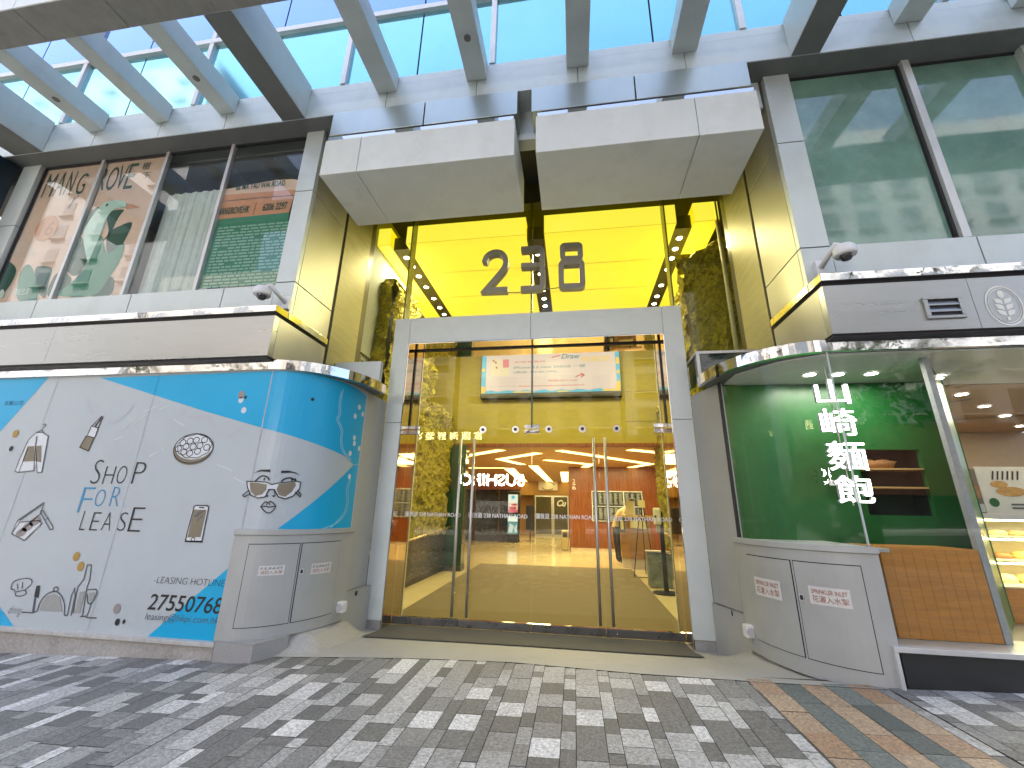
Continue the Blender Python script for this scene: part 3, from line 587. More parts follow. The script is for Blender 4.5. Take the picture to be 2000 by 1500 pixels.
# drawings
# jacket on a hanger
fill('jacket', [[(-3.322,2.335),(-3.284,2.393),(-3.22,2.441),(-3.134,2.435),(-3.032,2.392),(-3.007,2.286),(-2.939,1.936),(-3.012,1.931),(-3.072,2.027),(-3.07,1.963),(-3.284,1.934),(-3.354,1.949),(-3.348,2.103)]], lightw, art2, lb)
fill('jacket', [[(-3.296,2.26),(-3.195,2.265),(-3.107,2.078),(-3.292,2.065)], [(-3.157,2.265),(-3.083,2.27),(-2.998,2.058),(-3.095,2.078)]], taupe, art3, lb)
lines('jacket', [[(-3.223,2.446),(-3.284,2.393),(-3.322,2.335),(-3.348,2.103),(-3.352,1.944),(-3.289,1.931),(-3.278,2.234)], [(-3.136,2.44),(-3.032,2.392),(-2.939,1.936),(-3.005,1.931)], [(-3.284,1.934),(-3.066,1.956),(-3.174,2.26),(-3.212,2.393)], [(-3.206,2.393),(-3.168,2.26),(-3.008,1.936)], [(-3.24,2.441),(-3.161,2.468),(-3.16,2.511),(-3.133,2.537),(-3.159,2.554),(-3.185,2.538)], [(-3.24,2.441),(-3.123,2.44),(-3.161,2.468)]], .011, greyink, art3, lb)
# lipstick
fill('lipstick', [[(-2.449,2.393),(-2.322,2.367),(-2.345,2.202),(-2.491,2.248)]], taupe, art2, lb)
fill('lipstick', [[(-2.445,2.399),(-2.318,2.372),(-2.307,2.492),(-2.308,2.646),(-2.338,2.625),(-2.367,2.519),(-2.423,2.52)]], lightw, art2, lb)
lines('lipstick', [[(-2.449,2.393),(-2.322,2.367),(-2.345,2.202),(-2.491,2.248),(-2.449,2.393)], [(-2.434,2.404),(-2.416,2.52),(-2.307,2.492),(-2.311,2.372)], [(-2.406,2.525),(-2.308,2.646),(-2.286,2.619),(-2.313,2.492)]], .012, ink, art3, lb)
fill('lipstick', [[(-2.367,2.519),(-2.308,2.646),(-2.303,2.598),(-2.342,2.503)]], ink, art3, lb)
# pizza
pc = [(-0.859,2.232),(-0.593,2.278),(-0.908,2.409)]
pr_, ph_ = pc[1][0] - pc[0][0], (pc[2][1] - pc[0][1])
fill('pizza', [ell((pc[0][0], pc[0][1] - .02), pr_, ph_)], taupe, art2, lb)
fill('pizza', [ell((pc[0][0] + .01, pc[0][1] + .025), pr_ * .96, ph_ * .9)], lightw, shopfront(0., lift=.0062), lb)
lines('pizza', [ell(pc[0], pr_, ph_)], .012, ink, art3, lb, True)
lines('pizza', [[(pc[0][0] + .01 + pr_ * (.86 + .025 * math.sin(9 * t)) * math.cos(t), pc[0][1] + .025 + ph_ * (.8 + .025 * math.sin(9 * t)) * math.sin(t)) for t in [2 * math.pi * i / 90 for i in range(90)]]] + [ell(c, .04, .036) for c in ([(-1.019,2.3),(-0.925,2.319),(-0.843,2.329),(-0.73,2.333),(-1.06,2.228),(-0.963,2.252),(-0.866,2.25),(-0.775,2.264),(-0.677,2.242),(-0.975,2.188),(-0.889,2.171),(-0.79,2.196)])], .01, ink, art3, lb, True)
# phone
fill('phone', [[(-0.632,1.578),(-0.476,1.571),(-0.464,1.195),(-0.657,1.194),(-0.682,1.527)]], lightw, art2, lb)
fill('phone', [[(-0.655,1.532),(-0.489,1.531),(-0.49,1.242),(-0.652,1.233)]], taupe, art3, lb)
lines('phone', [[(-0.633,1.58),(-0.494,1.578),(-0.471,1.562),(-0.46,1.198),(-0.651,1.194),(-0.671,1.207),(-0.661,1.564),(-0.633,1.58)], [(-0.677,1.191),(-0.453,1.191)], [(-0.592,1.556),(-0.525,1.555)]], .012, ink, art3, lb)
lines('phone', [[(-0.625,1.457),(-0.557,1.525)], [(-0.603,1.451),(-0.517,1.526)], [(-0.576,1.414),(-0.523,1.468)]], .012, greyink, shopfront(0., lift=.0095), lb)
lines('phone', [ell([(-0.576,1.214)][0], .022, .022)], .008, ink, art3, lb, True)
# eye shadow palette and brush
fill('palette', [[(-3.064,1.208),(-3.051,1.34),(-2.685,1.343),(-2.693,1.292),(-2.852,1.14)]], lightw, art2, lb)
fill('palette', [ell(c, .075, .05, .3) for c in ([(-2.786,1.355),(-2.865,1.29),(-2.928,1.228)])], mauve, art3, lb)
lines('palette', [[(-3.064,1.208),(-3.044,1.363),(-2.754,1.574),(-2.747,1.545),(-2.745,1.441),(-2.961,1.22)], [(-3.064,1.208),(-2.847,1.14),(-2.681,1.334),(-2.724,1.366),(-3.003,1.341),(-3.064,1.208)], [(-2.931,1.249),(-2.768,1.426)], [(-3.014,1.364),(-2.774,1.545)]], .012, greyink, art3, lb)
lines('palette', [[(-2.755,1.478),(-2.727,1.484),(-2.501,1.301),(-2.495,1.274),(-2.534,1.268),(-2.747,1.46),(-2.755,1.478)], [(-2.642,1.382),(-2.606,1.397)]], .011, greyink, art3, lb)
# chef's hat, fork, cloche, knife, bottle and glass in one line
lines('cook_hat', [smooth_line([(-2.709,0.55),(-2.745,0.604),(-2.804,0.619),(-2.806,0.687),(-2.744,0.716),(-2.691,0.727),(-2.613,0.734),(-2.553,0.715),(-2.549,0.668),(-2.602,0.619),(-2.572,0.578),(-2.634,0.549),(-2.709,0.55)], k=4), [(-2.72,0.588),(-2.6,0.615)], [(-2.703,0.614),(-2.742,0.673)], [(-2.651,0.625),(-2.675,0.693)]], .011, greyink, art2, lb)
lines('tableware', [[(-2.551,0.39),(-2.404,0.389),(-2.437,0.541)], [(-2.426,0.542),(-2.389,0.394),(-2.347,0.413)], smooth_line([(-2.347,0.413),(-2.343,0.508),(-2.287,0.586),(-2.187,0.616),(-2.093,0.578),(-2.015,0.494),(-1.973,0.39)], k=5), [(-1.973,0.39),(-1.938,0.384)], smooth_line([(-2.202,0.611),(-2.221,0.644),(-2.195,0.662),(-2.159,0.642),(-2.17,0.616)], k=4), [(-1.932,0.384),(-1.956,0.58),(-1.944,0.66),(-1.907,0.582),(-1.884,0.387)], [(-1.862,0.412),(-1.889,0.521),(-1.905,0.674),(-1.856,0.76),(-1.867,0.905),(-1.812,0.907),(-1.777,0.755),(-1.783,0.671),(-1.735,0.39),(-1.763,0.381)], smooth_line([(-1.764,0.651),(-1.647,0.656),(-1.638,0.574),(-1.671,0.519),(-1.718,0.529),(-1.754,0.61)], k=4), smooth_line([(-1.671,0.519),(-1.669,0.43),(-1.679,0.385),(-1.634,0.379),(-1.545,0.382)], k=4), [(-1.733,0.386),(-1.682,0.393)]], .013, greyink, art2, lb)
fill('tableware', [[(-2.467,0.663),(-2.418,0.669),(-2.387,0.544),(-2.45,0.545)]], ink, art2, lb); fill('tableware', [[(-2.323,0.422),(-2.323,0.501),(-2.278,0.565),(-2.182,0.591),(-2.094,0.553),(-2.013,0.421)], [(-1.859,0.626),(-1.792,0.637),(-1.777,0.416),(-1.846,0.413)], [(-1.737,0.623),(-1.654,0.631),(-1.65,0.577),(-1.679,0.539),(-1.713,0.546)]], flat('hatched_grey', (.34, .35, .33), .6), art2, lb)
# woman with sunglasses, on the seam
fill('sunglasses', [[(-0.012,1.84),(0.087,1.837),(0.183,1.821),(0.188,1.767),(0.155,1.712),(0.088,1.693),(0.021,1.741)], [(0.288,1.77),(0.303,1.83),(0.464,1.861),(0.479,1.824),(0.447,1.749),(0.388,1.692),(0.327,1.708)]], taupe, shopfront(0., lift=.0095), lb)
fill('sunglasses', [[(-0.052,1.854),(0.169,1.848),(0.238,1.823),(0.277,1.838),(0.471,1.871),(0.521,1.864),(0.524,1.789),(0.467,1.703),(0.392,1.669),(0.322,1.69),(0.267,1.769),(0.213,1.768),(0.19,1.686),(0.119,1.671),(0.034,1.701),(-0.026,1.785)]], lightw, art3, lb)
lines('sunglasses', [[(-0.052,1.854),(0.169,1.848),(0.238,1.823),(0.277,1.838),(0.471,1.871),(0.521,1.864),(0.524,1.789),(0.467,1.703),(0.392,1.669),(0.322,1.69),(0.267,1.769),(0.213,1.768),(0.19,1.686),(0.119,1.671),(0.034,1.701),(-0.026,1.785),(-0.052,1.854)], [(-0.007,1.749),(-0.068,1.699),(-0.043,1.681),(0.026,1.718)], [(0.482,1.75),(0.543,1.697),(0.548,1.725),(0.5,1.769)]], .011, ink, shopfront(0., lift=.012), lb)
fill('brow', [[(0.016,1.946),(0.081,1.984),(0.187,1.992),(0.197,1.96),(0.094,1.966)], [(0.304,1.955),(0.303,1.983),(0.379,1.988),(0.446,1.973),(0.514,1.94),(0.425,1.967)]], ink, art3, lb)
lines('eye', [smooth_line([(0.069,1.878),(0.113,1.916),(0.173,1.904),(0.2,1.868)], k=4), smooth_line([(0.32,1.859),(0.356,1.893),(0.414,1.905),(0.476,1.871)], k=4), [(0.05,1.855),(0.081,1.892)], [(0.47,1.875),(0.457,1.903)], [(0.148,1.894),(0.144,1.866)], [(0.423,1.901),(0.432,1.873)]], .016, ink, art3, lb)
fill('nose', [[(0.187,1.699),(0.22,1.705),(0.216,1.682)], [(0.25,1.701),(0.29,1.707),(0.278,1.684)]], ink, art3, lb); lines('nose', [[(0.209,1.768),(0.192,1.695)], [(0.264,1.765),(0.286,1.707)]], .008, ink, art3, lb)
lines('lips', [smooth_line([(0.162,1.578),(0.199,1.632),(0.231,1.62),(0.252,1.638),(0.31,1.586),(0.272,1.519),(0.223,1.522),(0.162,1.578)], k=4), smooth_line([(0.167,1.579),(0.216,1.584),(0.242,1.576),(0.306,1.586)], k=4), [(0.222,1.597),(0.219,1.615)], [(0.247,1.598),(0.248,1.616)]], .011, ink, art3, lb)
lines('wavy_line', [smooth_line([(0.866,3.064),(0.852,2.92),(0.872,2.759),(0.855,2.674),(0.94,2.554),(0.957,2.422),(1.007,2.295),(1.184,2.177)], k=4), smooth_line([(0.883,3.097),(0.876,2.926),(0.897,2.764),(0.88,2.678),(0.967,2.558),(0.977,2.425),(1.035,2.299),(1.197,2.195)], k=4), smooth_line([(1.216,1.945),(1.177,1.811),(1.213,1.683),(1.196,1.53),(1.071,1.407),(0.971,1.328)], k=4), smooth_line([(1.242,1.947),(1.21,1.813),(1.247,1.684),(1.229,1.53),(1.099,1.406),(0.868,1.331)], k=4)], .012, flat('pale_blue_ink', (.3, .62, .75), .5), art2, lb)
lines('scuff', [smooth_line([(-2.641,2.903),(-2.572,2.764),(-2.399,2.64),(-2.188,2.57),(-2.001,2.648),(-1.898,2.794)], k=4), smooth_line([(-1.164,2.741),(-1.09,2.636),(-0.924,2.608),(-0.752,2.605),(-0.633,2.477),(-0.493,2.364),(-0.34,2.413),(-0.226,2.511)], k=4)], .05, flat('faint_scuff', (.47, .5, .545), .45), art, lb)

lines('scratch', [[(-1.941,2.476),(-1.8,2.592)], [(-1.834,2.514),(-1.646,2.669)], [(-1.713,2.692),(-1.528,2.768)], [(-1.443,2.132),(-1.272,2.231)], [(-0.493,2.042),(-0.273,1.972)], [(-0.242,1.898),(-0.066,1.826)], [(-1.483,2.72),(-1.351,2.776)], [(-1.235,2.586),(-1.067,2.507)], [(-2.012,2.334),(-1.91,2.385)]], .012, flat('scratch_white', (.6, .65, .67), .5), art, lb)
lines('sheet_seam', [[(-1.62, .25), (-1.62, 3.19)], [(-3.2, .25), (-3.2, 3.19)]], .006, flat('seam_line', (.36, .4, .42), .6), art, lb)

# ================================================================ INLET CABINETS
keym = flat('lock_black', (.02, .02, .02), .4); paper = mat('worn_label', (.66, .66, .63), .55, 0, nz=(15, .06), stains=.3, stain_col=(.45, .42, .38)); redink = flat('faded_red_ink', (.36, .14, .07), .6); dkink = flat('faded_black_ink', (.1, .09, .085), .6)
def cabinet(mir, label, bot, d1, d2, l1, l2, lock, en, zh, zt):
    t = thing('inlet_cabinet', label, 'cabinet', (-2.4 if not mir else 3.1, -1.2, bot), 'curved fire service inlet cabinets')
    f = shopfront(.05, mir); T = curve_table(.05); ue = T[-1][0]
    f2 = shopfront(.05, mir, lift=.012); f3 = shopfront(.05, mir, lift=.0145); f4 = shopfront(.05, mir, lift=.017); f5 = shopfront(.05, mir, lift=.0005)
    u0 = .0 - .03
    b = MB(); lay(b, [(u0, bot), (ue, bot), (ue, zt), (u0, zt)], f); b.build('body', cabm, t)
    b = MB(); fi = shopfront(0., mir)
    n = 24
    for i in range(n):
        ua, ub = u0 + (ue - u0) * i / n, u0 + (ue - u0) * (i + 1) / n; ka = 1.4 / ue
        fo = shopfront(.05, mir, lift=.022); pa, pb = fo(ua, zt), fo(ub, zt); qa, qb = fi(min(1.38, ua * .97), zt), fi(min(1.38, ub * .97), zt)
        b.face([pa, pb, (qb[0], qb[1] + .02, zt), (qa[0], qa[1] + .02, zt)]); b.face([(pa[0], pa[1], zt - .05), (pb[0], pb[1], zt - .05), pb, pa]); za = f(ua, 0); zb = f(ub, 0); b.face([(za[0], za[1], zt - .06), (zb[0], zb[1], zt - .06), (pb[0], pb[1], zt - .05), (pa[0], pa[1], zt - .05)])
    b.build('top_ledge', cabm, t)
    x_ = .70 - X0 if mir else X0; e = .03
    b = MB(); b.face([f(u0, bot), f(u0, zt), (f(u0, 0)[0], -1.55, zt), (f(u0, 0)[0], -1.55, bot)]); b.build('side', cabm, t)
    g = MB()
    for d in (d1, d2): lay(g, d, f5)
    g.build('door_gap', dark, t)
    for d, l, k in ((d1, l1, 0), (d2, l2, 1)):
        cx = sum(p[0] for p in d) / 4; cz = sum(p[1] for p in d) / 4
        ins = [(u + (.008 if u < cx else -.008), z + (.008 if z < cz else -.008)) for u, z in d]
        q = MB(); lay(q, ins, shopfront(.05, mir, lift=.006)); dr = q.build('door', cabm, t)
        q = MB(); lay(q, [(l[0][0], l[0][1]), (l[1][0], l[0][1]), (l[1][0], l[1][1]), (l[0][0], l[1][1])], shopfront(.05, mir, lift=.009)); lb_ = q.build('label', paper, dr)
        h = l[1][1] - l[0][1]; ww = l[1][0] - l[0][0]
        if not mir: a, b_ = l[0][0], l[1][0]
        else: a, b_ = l[1][0], l[0][0]
        lo_, hi_ = min(l[0][1], l[1][1]), max(l[0][1], l[1][1]); h = hi_ - lo_; w2 = abs(ww); s_ = 1 if not mir else -1
        L0, R0 = (min(a, b_), max(a, b_)) if not mir else (max(a, b_), min(a, b_))
        text(en, 'lettering', (L0 + s_ * w2 * .07, lo_ + h * .60), (R0 - s_ * w2 * .07, lo_ + h * .84), f3 if False else shopfront(.05, mir, lift=.0105), dkink if not mir else redink, dr, off=.01)
        text(zh, 'lettering', (L0 + s_ * w2 * .07, lo_ + h * .14), (R0 - s_ * w2 * .07, lo_ + h * .5), shopfront(.05, mir, lift=.0105), redink, dr, off=.006)
    q = MB(); lay(q, [(lock[0] - .022, lock[1] - .03), (lock[0] + .022, lock[1] - .03), (lock[0] + .022, lock[1] + .03), (lock[0] - .022, lock[1] + .03)], shopfront(.05, mir, lift=.011)); k_ = q.build('lock', steel, t)
    q = MB(); lay(q, [(lock[0] - .014, lock[1] - .02), (lock[0] + .012, lock[1] - .02), (lock[0] + .012, lock[1] + .02), (lock[0] - .014, lock[1] + .02)], shopfront(.05, mir, lift=.0125)); q.build('keyhole', keym, k_)
    return t
def rect(q): return [(q[0][0], q[0][1]), (q[1][0], q[0][1]), (q[1][0], q[1][1]), (q[0][0], q[1][1])]
cl_ = [(0.149,0.385),(0.144,1.202),(0.668,0.362),(0.663,1.182),(0.677,0.363),(0.669,1.182),(1.204,0.335),(1.231,1.175)]
ua, ub, uc, ud = (cl_[0][0] + cl_[1][0]) / 2, (cl_[2][0] + cl_[3][0]) / 2, (cl_[4][0] + cl_[5][0]) / 2 + .006, (cl_[6][0] + cl_[7][0]) / 2
zlo, zhi = (cl_[0][1] + cl_[2][1]) / 2, (cl_[1][1] + cl_[3][1]) / 2
cabinet(False, 'curved grey cabinet with two fire service inlet doors under the blue board', .262, [(ua, zlo), (ub, zlo), (ub, zhi), (ua, zhi)], [(uc, zlo), (ud, zlo), (ud, zhi), (uc, zhi)], [(0.291,0.87),(0.537,0.969)], [(0.827,0.843),(1.093,0.958)], [(0.72,0.887)][0], 'F.S.INLET', '消防入水掣', 1.335)
cr = [(1.211,0.337),(1.233,1.164),(0.659,0.353),(0.663,1.185),(0.649,0.356),(0.654,1.186),(0.12,0.379),(0.12,1.194)]
ua, ub, uc, ud = (cr[6][0] + cr[7][0]) / 2, (cr[4][0] + cr[5][0]) / 2 - .006, (cr[2][0] + cr[3][0]) / 2, (cr[0][0] + cr[1][0]) / 2
zlo, zhi = (cr[4][1] + cr[6][1]) / 2, (cr[5][1] + cr[7][1]) / 2
cabinet(True, 'curved grey cabinet with two sprinkler inlet doors under the green shop window', .23, [(ua, zlo), (ub, zlo), (ub, zhi), (ua, zhi)], [(uc, zlo), (ud, zlo), (ud, zhi), (uc, zhi)], [(0.541,0.835),(0.237,0.986)], [(1.129,0.808),(0.797,0.981)], [(0.61,0.873)][0], 'SPRINKLER INLET', '花灑入水掣', 1.345)
# sockets on the service boxes
for x, y, s_, lab in ((-1.985, -.74, 1, 'white weatherproof socket beside the left fire service cabinet'), (2.69, -.76, -1, 'white weatherproof socket beside the right sprinkler cabinet')):
    t = thing('wall_socket', lab, 'socket', (x, y, .36), 'weatherproof sockets at the entrance')
    MB().box(x - .055, x + .055, y - .04, y + .06, .36, .48).build('case', whitep, t, .01); MB().disc((x + .012 * s_, y - .056, .42), .042, .015, 'y', 20).build('cap', flat('grey_cap%d' % s_, (.5, .51, .5), .5), t, .003)
for x, y in ((-2.0, -.35), (2.66, -.35)):
    o = MB().box(x - .01, x + .01, y - .02, y + .02, .48, .53).build('latch', keym, ob)

# ================================================================ CAMERAS, VENT, EMBLEM
def cctv(c, arm, label):
    t = thing('security_camera', label, 'security camera', c, 'dome cameras over the shops')
    x, y, z = c
    a = MB().tube([(x + arm, -1.62, z - .04), (x + arm * .55, y, z + .10), (x, y, z + .06)], [.028, .03, .035], 10).build('arm', whitep, t, smooth=True)
    MB().box(x + arm - .05, x + arm + .05, -1.625, -1.571, z - .13, z + .05).build('bracket', whitep, a, .006)
    MB().lathe([(0, .075), (.075, .07), (.1, .04), (.102, -.03), (.094, -.045), (0, -.045)], c, 24).build('housing', whitep, t, smooth=True)
    MB().lathe([(.062, -.044), (.058, -.075), (.035, -.10), (0, -.108)], c, 20).build('dome', mat('dome_black', (.01, .01, .012), .08, 0, coat=1), t, smooth=True)
cctv((-2.99, -1.84, 4.19), .17, 'white dome security camera on the left column above the steel band')
cctv((3.74, -1.84, 4.24), -.12, 'white dome security camera on the right column by the green windows')
q = [(4.348,3.694),(4.684,3.692),(4.675,3.457),(4.342,3.459),(4.384,3.648),(4.655,3.651),(4.65,3.495),(4.377,3.487)]
vt = thing('wall_vent', 'louvred steel vent in the band over the right shop', 'vent', (4.55, -1.79, 3.48))
x0, x1, z0, z1 = (q[0][0] + q[3][0]) / 2, (q[1][0] + q[2][0]) / 2, (q[2][1] + q[3][1]) / 2, (q[0][1] + q[1][1]) / 2
MB().box(x0, x1, -1.81, -1.787, z0, z0 + .03).box(x0, x1, -1.81, -1.787, z1 - .03, z1).box(x0, x0 + .035, -1.81, -1.787, z0 + .03, z1 - .03).box(x1 - .035, x1, -1.81, -1.787, z0 + .03, z1 - .03).build('frame', brush, vt, .004)
MB().box(x0 + .034, x1 - .034, -1.7895, -1.787, z0 + .03, z1 - .03).build('opening', dark, vt)
for k in range(2):
    z = z0 + .03 + (z1 - z0 - .06) * (k + .72) / 2.5
    MB().prism([(-1.805, z - .01), (-1.79, z + .025), (-1.79, z + .032), (-1.805, z)], x0 + .036, x1 - .036, 'x').build('louvre', brush, vt)
emb = mat('white_enamel', (.78, .79, .72), .4)
ec = [(5.028,3.571)][0]
eb = thing('wheat_emblem', 'round white emblem of a wheat ear on the steel band', 'emblem', (ec[0], -1.79, ec[1] - .2))
fe = plane_y(-1.7885)
m_ = MB(); stroke(m_, ell(ec, .148, .205, 0, 40), .014, fe, 0, True, None); stroke(m_, ell(ec, .126, .18, 0, 40), .006, fe, 0, True, None); m_.build('ring', emb, eb)
m_ = MB()
lay(m_, ell((ec[0] + 0., ec[1] + .12), .028, .045, 0, 12), fe, 0, None)
for k in range(3):
    for s_ in (-1, 1):
        bx0, bz0 = ec[0] + s_ * .006, ec[1] + .045 - k * .062
        lay(m_, [(bx0, bz0 - .03), (bx0 + s_ * .055, bz0 - .01), (bx0 + s_ * .072, bz0 + .035), (bx0 + s_ * .03, bz0 + .03), (bx0 + s_ * .004, bz0 + .015)][::s_], fe, 0, None)
lay(m_, [(ec[0] - .012, ec[1] - .155), (ec[0] + .012, ec[1] - .155), (ec[0] + .012, ec[1] - .12), (ec[0] - .012, ec[1] - .12)], fe, 0, None)
m_.build('ear', emb, eb)

# ================================================================ POSTERS AND CURTAIN behind the left windows
PY = -1.472
pp = flat('peach_paper', (.72, .5, .38), .7); gd = flat('deep_green_ink', (.01, .07, .04), .7); gm_ = flat('mid_green_ink', (.03, .2, .115), .7); gl_ = flat('pale_green_ink', (.48, .68, .58), .7); orr = flat('orange_ink', (.55, .22, .06), .7); orl = flat('light_orange_ink', (.6, .27, .14), .7); wink = flat('cream_ink', (.6, .7, .62), .7)
f0, f1, f2, f3, f4 = (plane_y(PY - .003 * k) for k in range(5))
po = thing('window_poster', 'peach poster with a crane and leaves filling the two leftmost windows', 'poster', (-6.85, PY, 4.47))
fill('sheet', [[(-8.05, 4.48), (-6.9, 4.48), (-6.9, 7.13), (-8.05, 7.13)], [(-6.815, 4.48), (-5.64, 4.48), (-5.64, 7.13), (-6.815, 7.13)]], pp, f0, po)
def fan(name, L, m, fn): fill(name, [smooth_line(l, True, 4) for l in L], m, fn, po)
fan('leaf', [[(-6.944,5.534),(-6.857,5.661),(-6.711,5.548),(-6.563,5.338),(-6.508,5.108),(-6.602,4.925),(-6.744,4.951),(-6.914,5.138),(-6.981,5.372)], [(-6.824,5.931),(-6.799,6.137),(-6.647,6.192),(-6.66,6.088),(-6.699,5.782),(-6.724,5.582),(-6.806,5.724)], [(-6.176,5.274),(-6.305,5.612),(-6.21,5.737),(-5.936,5.828),(-5.913,5.643),(-5.998,5.323)], [(-6.598,5.34),(-6.298,5.611),(-6.458,6.033),(-6.166,6.09),(-6.215,5.94),(-6.286,5.577)], [(-7.444,5.049),(-7.416,5.144),(-7.214,5.113),(-7.116,5.057),(-7.083,4.801),(-7.043,4.551),(-7.266,4.719)], [(-8.214,4.941),(-8.216,5.321),(-8.007,5.255),(-7.82,5.076),(-7.846,4.757),(-8.039,4.58)], [(-6.229,4.547),(-6.12,4.767),(-5.958,4.848),(-5.854,4.719),(-5.873,4.525)], [(-7.029,4.611),(-7.034,4.924),(-6.901,5.01),(-6.665,4.835),(-6.792,4.581)]], gd, f1)
fan('leaf', [[(-6.496,5.075),(-6.436,5.623),(-6.176,5.274),(-5.938,5.432),(-5.885,5.187),(-6,4.79),(-6.164,4.543),(-6.826,4.584),(-6.694,4.744),(-6.589,4.893)], [(-7.546,4.551),(-7.717,5.004),(-7.628,5.193),(-7.383,4.948),(-7.183,4.529)]], gm_, f2)
fan('crane', [[(-6.467,5.105),(-6.765,5.653),(-6.753,5.924),(-6.647,6.192),(-6.541,6.28),(-6.336,6.283),(-6.156,6.218),(-6.129,6.138),(-6.342,6.108),(-6.425,5.961),(-6.427,5.689),(-6.436,5.623),(-6.465,5.168)]], gl_, f3)
fill('beak', [[(-6.149,6.196),(-6.114,6.095),(-5.854,6.096),(-6.025,6.169)]], orl, f3, po); fill('eye', [ell([(-6.515,6.21)][0], .022, .03)], gd, f4, po)
fill('sun_disc', [ell([(-7.56,5.862)][0], .215, .255, .2)], orr, f2, po)
text('16', 'lettering', [(-7.681,5.714)][0], [(-7.414,5.988)][0], f3, flat('dark_orange_ink', (.38, .13, .03), .7), po)
for ch, bl, tr in (('M', '', ''),):
    for c_, a, b in (('M', [(-7.971,6.516)], [(-7.779,7.002)]), ('A', [(-7.741,6.519)], [(-7.563,7.017)]), ('N', [(-7.522,6.519)], [(-7.378,7.008)]), ('G', [(-7.296,6.504)], [(-7.127,6.934)]), ('R', [(-6.908,6.535)], [(-6.717,7.003)]), ('O', [(-6.705,6.52)], [(-6.516,6.997)]), ('V', [(-6.515,6.517)], [(-6.345,7.013)]), ('E', [(-6.332,6.507)], [(-6.168,7.028)])):
        text(c_, 'letter', a[0], b[0], f2, gd, po, off=-.005)
text('樹', 'letter', [(-6.088,6.869)][0], [(-5.938,7.025)][0], f2, gd, po); text('下', 'letter', [(-6.018,6.677)][0], [(-5.879,6.806)][0], f2, gd, po)
lines('stalk', [[(-7.178,6.482),(-7.308,6.225)], [(-7.246,6.453),(-7.268,6.214)]], .012, greyink, f2, po)
fill('leaf', [smooth_line([(-8.12,5.499),(-8.052,5.664),(-7.889,5.702),(-7.794,5.608),(-7.574,5.387),(-7.827,5.324),(-8.055,5.359)], True, 4)], flat('pale_peach', (.66, .5, .4), .7), f1, po)
text('樹下美好生活', 'lettering', [(-7.789,4.634)][0], [(-7.391,4.749)][0], f4, wink, po); fill('mark', [ell([(-7.903,4.672)][0], .05, .085, .3)], wink, f4, po)
# half-height poster in the fourth window
p2 = thing('window_poster', 'half height poster with orange bands over dense green text', 'poster', (-3.7, PY, 4.47))
fill('sheet', [[(-4.44,4.543),(-3.149,4.544),(-3.111,5.07),(-3.185,5.737),(-4.445,5.727)]], gm_, f0, p2)
fill('band', [[(-4.445,5.727),(-3.185,5.737),(-3.153,6.148),(-4.454,6.183)]], orl, f0, p2)
fill('band', [smooth_line([(-4.454,6.183),(-3.153,6.148),(-3.144,6.287)], False, 1) + smooth_line([(-3.144,6.287),(-3.221,6.346),(-3.646,6.359),(-4.433,6.282)], False, 4)], pp, f0, p2)
text('66 MA TAU WAI ROAD', 'lettering', [(-4.187,6.238)][0], [(-3.352,6.345)][0], f2, gd, p2, off=.02); text('FOR MORE INFORMATION', 'lettering', [(-4.084,6.065)][0], [(-3.478,6.079)][0], f2, flat('red_orange_ink', (.45, .12, .03), .7), p2)
text('MANGROVE.HK', 'lettering', [(-4.393,5.8)][0], [(-3.86,5.929)][0], f2, gd, p2, off=.02); text('6206 2297', 'lettering', [(-3.637,5.802)][0], [(-3.236,5.935)][0], f2, gd, p2, off=.02)
lines('rule', [[(-3.777,5.749),(-3.768,5.975)], [(-4.463,6.059),(-3.162,6.041)]], .008, gd, f2, p2)
q = [(-4.432,5.619),(-3.181,5.61),(-4.401,4.564),(-3.183,4.574)]
tl = MB(); rg = random.Random(3); nl = 20
for k in range(nl):
    z = q[0][1] + (q[2][1] - q[0][1]) * (k + .6) / nl - .03; x = -4.31; xe = -3.13
    while x < xe:
        l = rg.uniform(.04, .16)
        if rg.random() > .04: lay(tl, [(x, z - .014), (min(x + l, xe), z - .014), (min(x + l, xe), z + .014), (x, z + .014)], f2, 0, None)
        x += l + .02
tl.build('small_print', flat('pale_print', (.25, .46, .35), .7), p2)
# pale curtain in the third window
cu = MB(); n = 60
for i in range(n):
    xa, xb = -5.6 + 1.2 * i / n, -5.6 + 1.2 * (i + 1) / n; ya, yb = (-1.32 + .012 * math.sin(i * .7) + .007 * math.sin(i * 1.9) for i in (i, i + 1)); cu.face([(xa, ya, 4.45), (xb, yb, 4.45), (xb, yb, 6.45), (xa, ya, 6.45)])
tag(cu.build('curtain', mat('pale_curtain', (.56, .62, .58), .8), smooth=True), 'pale green curtain hanging behind the third window of the left shop', 'curtain')
# dark neighbour sign at the far left
sg = thing('shop_sign', 'dark blue shop sign cut by the left edge of the photo', 'sign', (-9.1, -1.8, 4.6)); MB().box(-9.9, -8.46, -1.9, -1.6, 4.1, 7.1).build('panel', mat('navy_panel', (.005, .02, .035), .35), sg, .01)
MB().disc((-9.0, -1.905, 6.62), .17, .004, 'y', 30).build('letter', emb, sg)
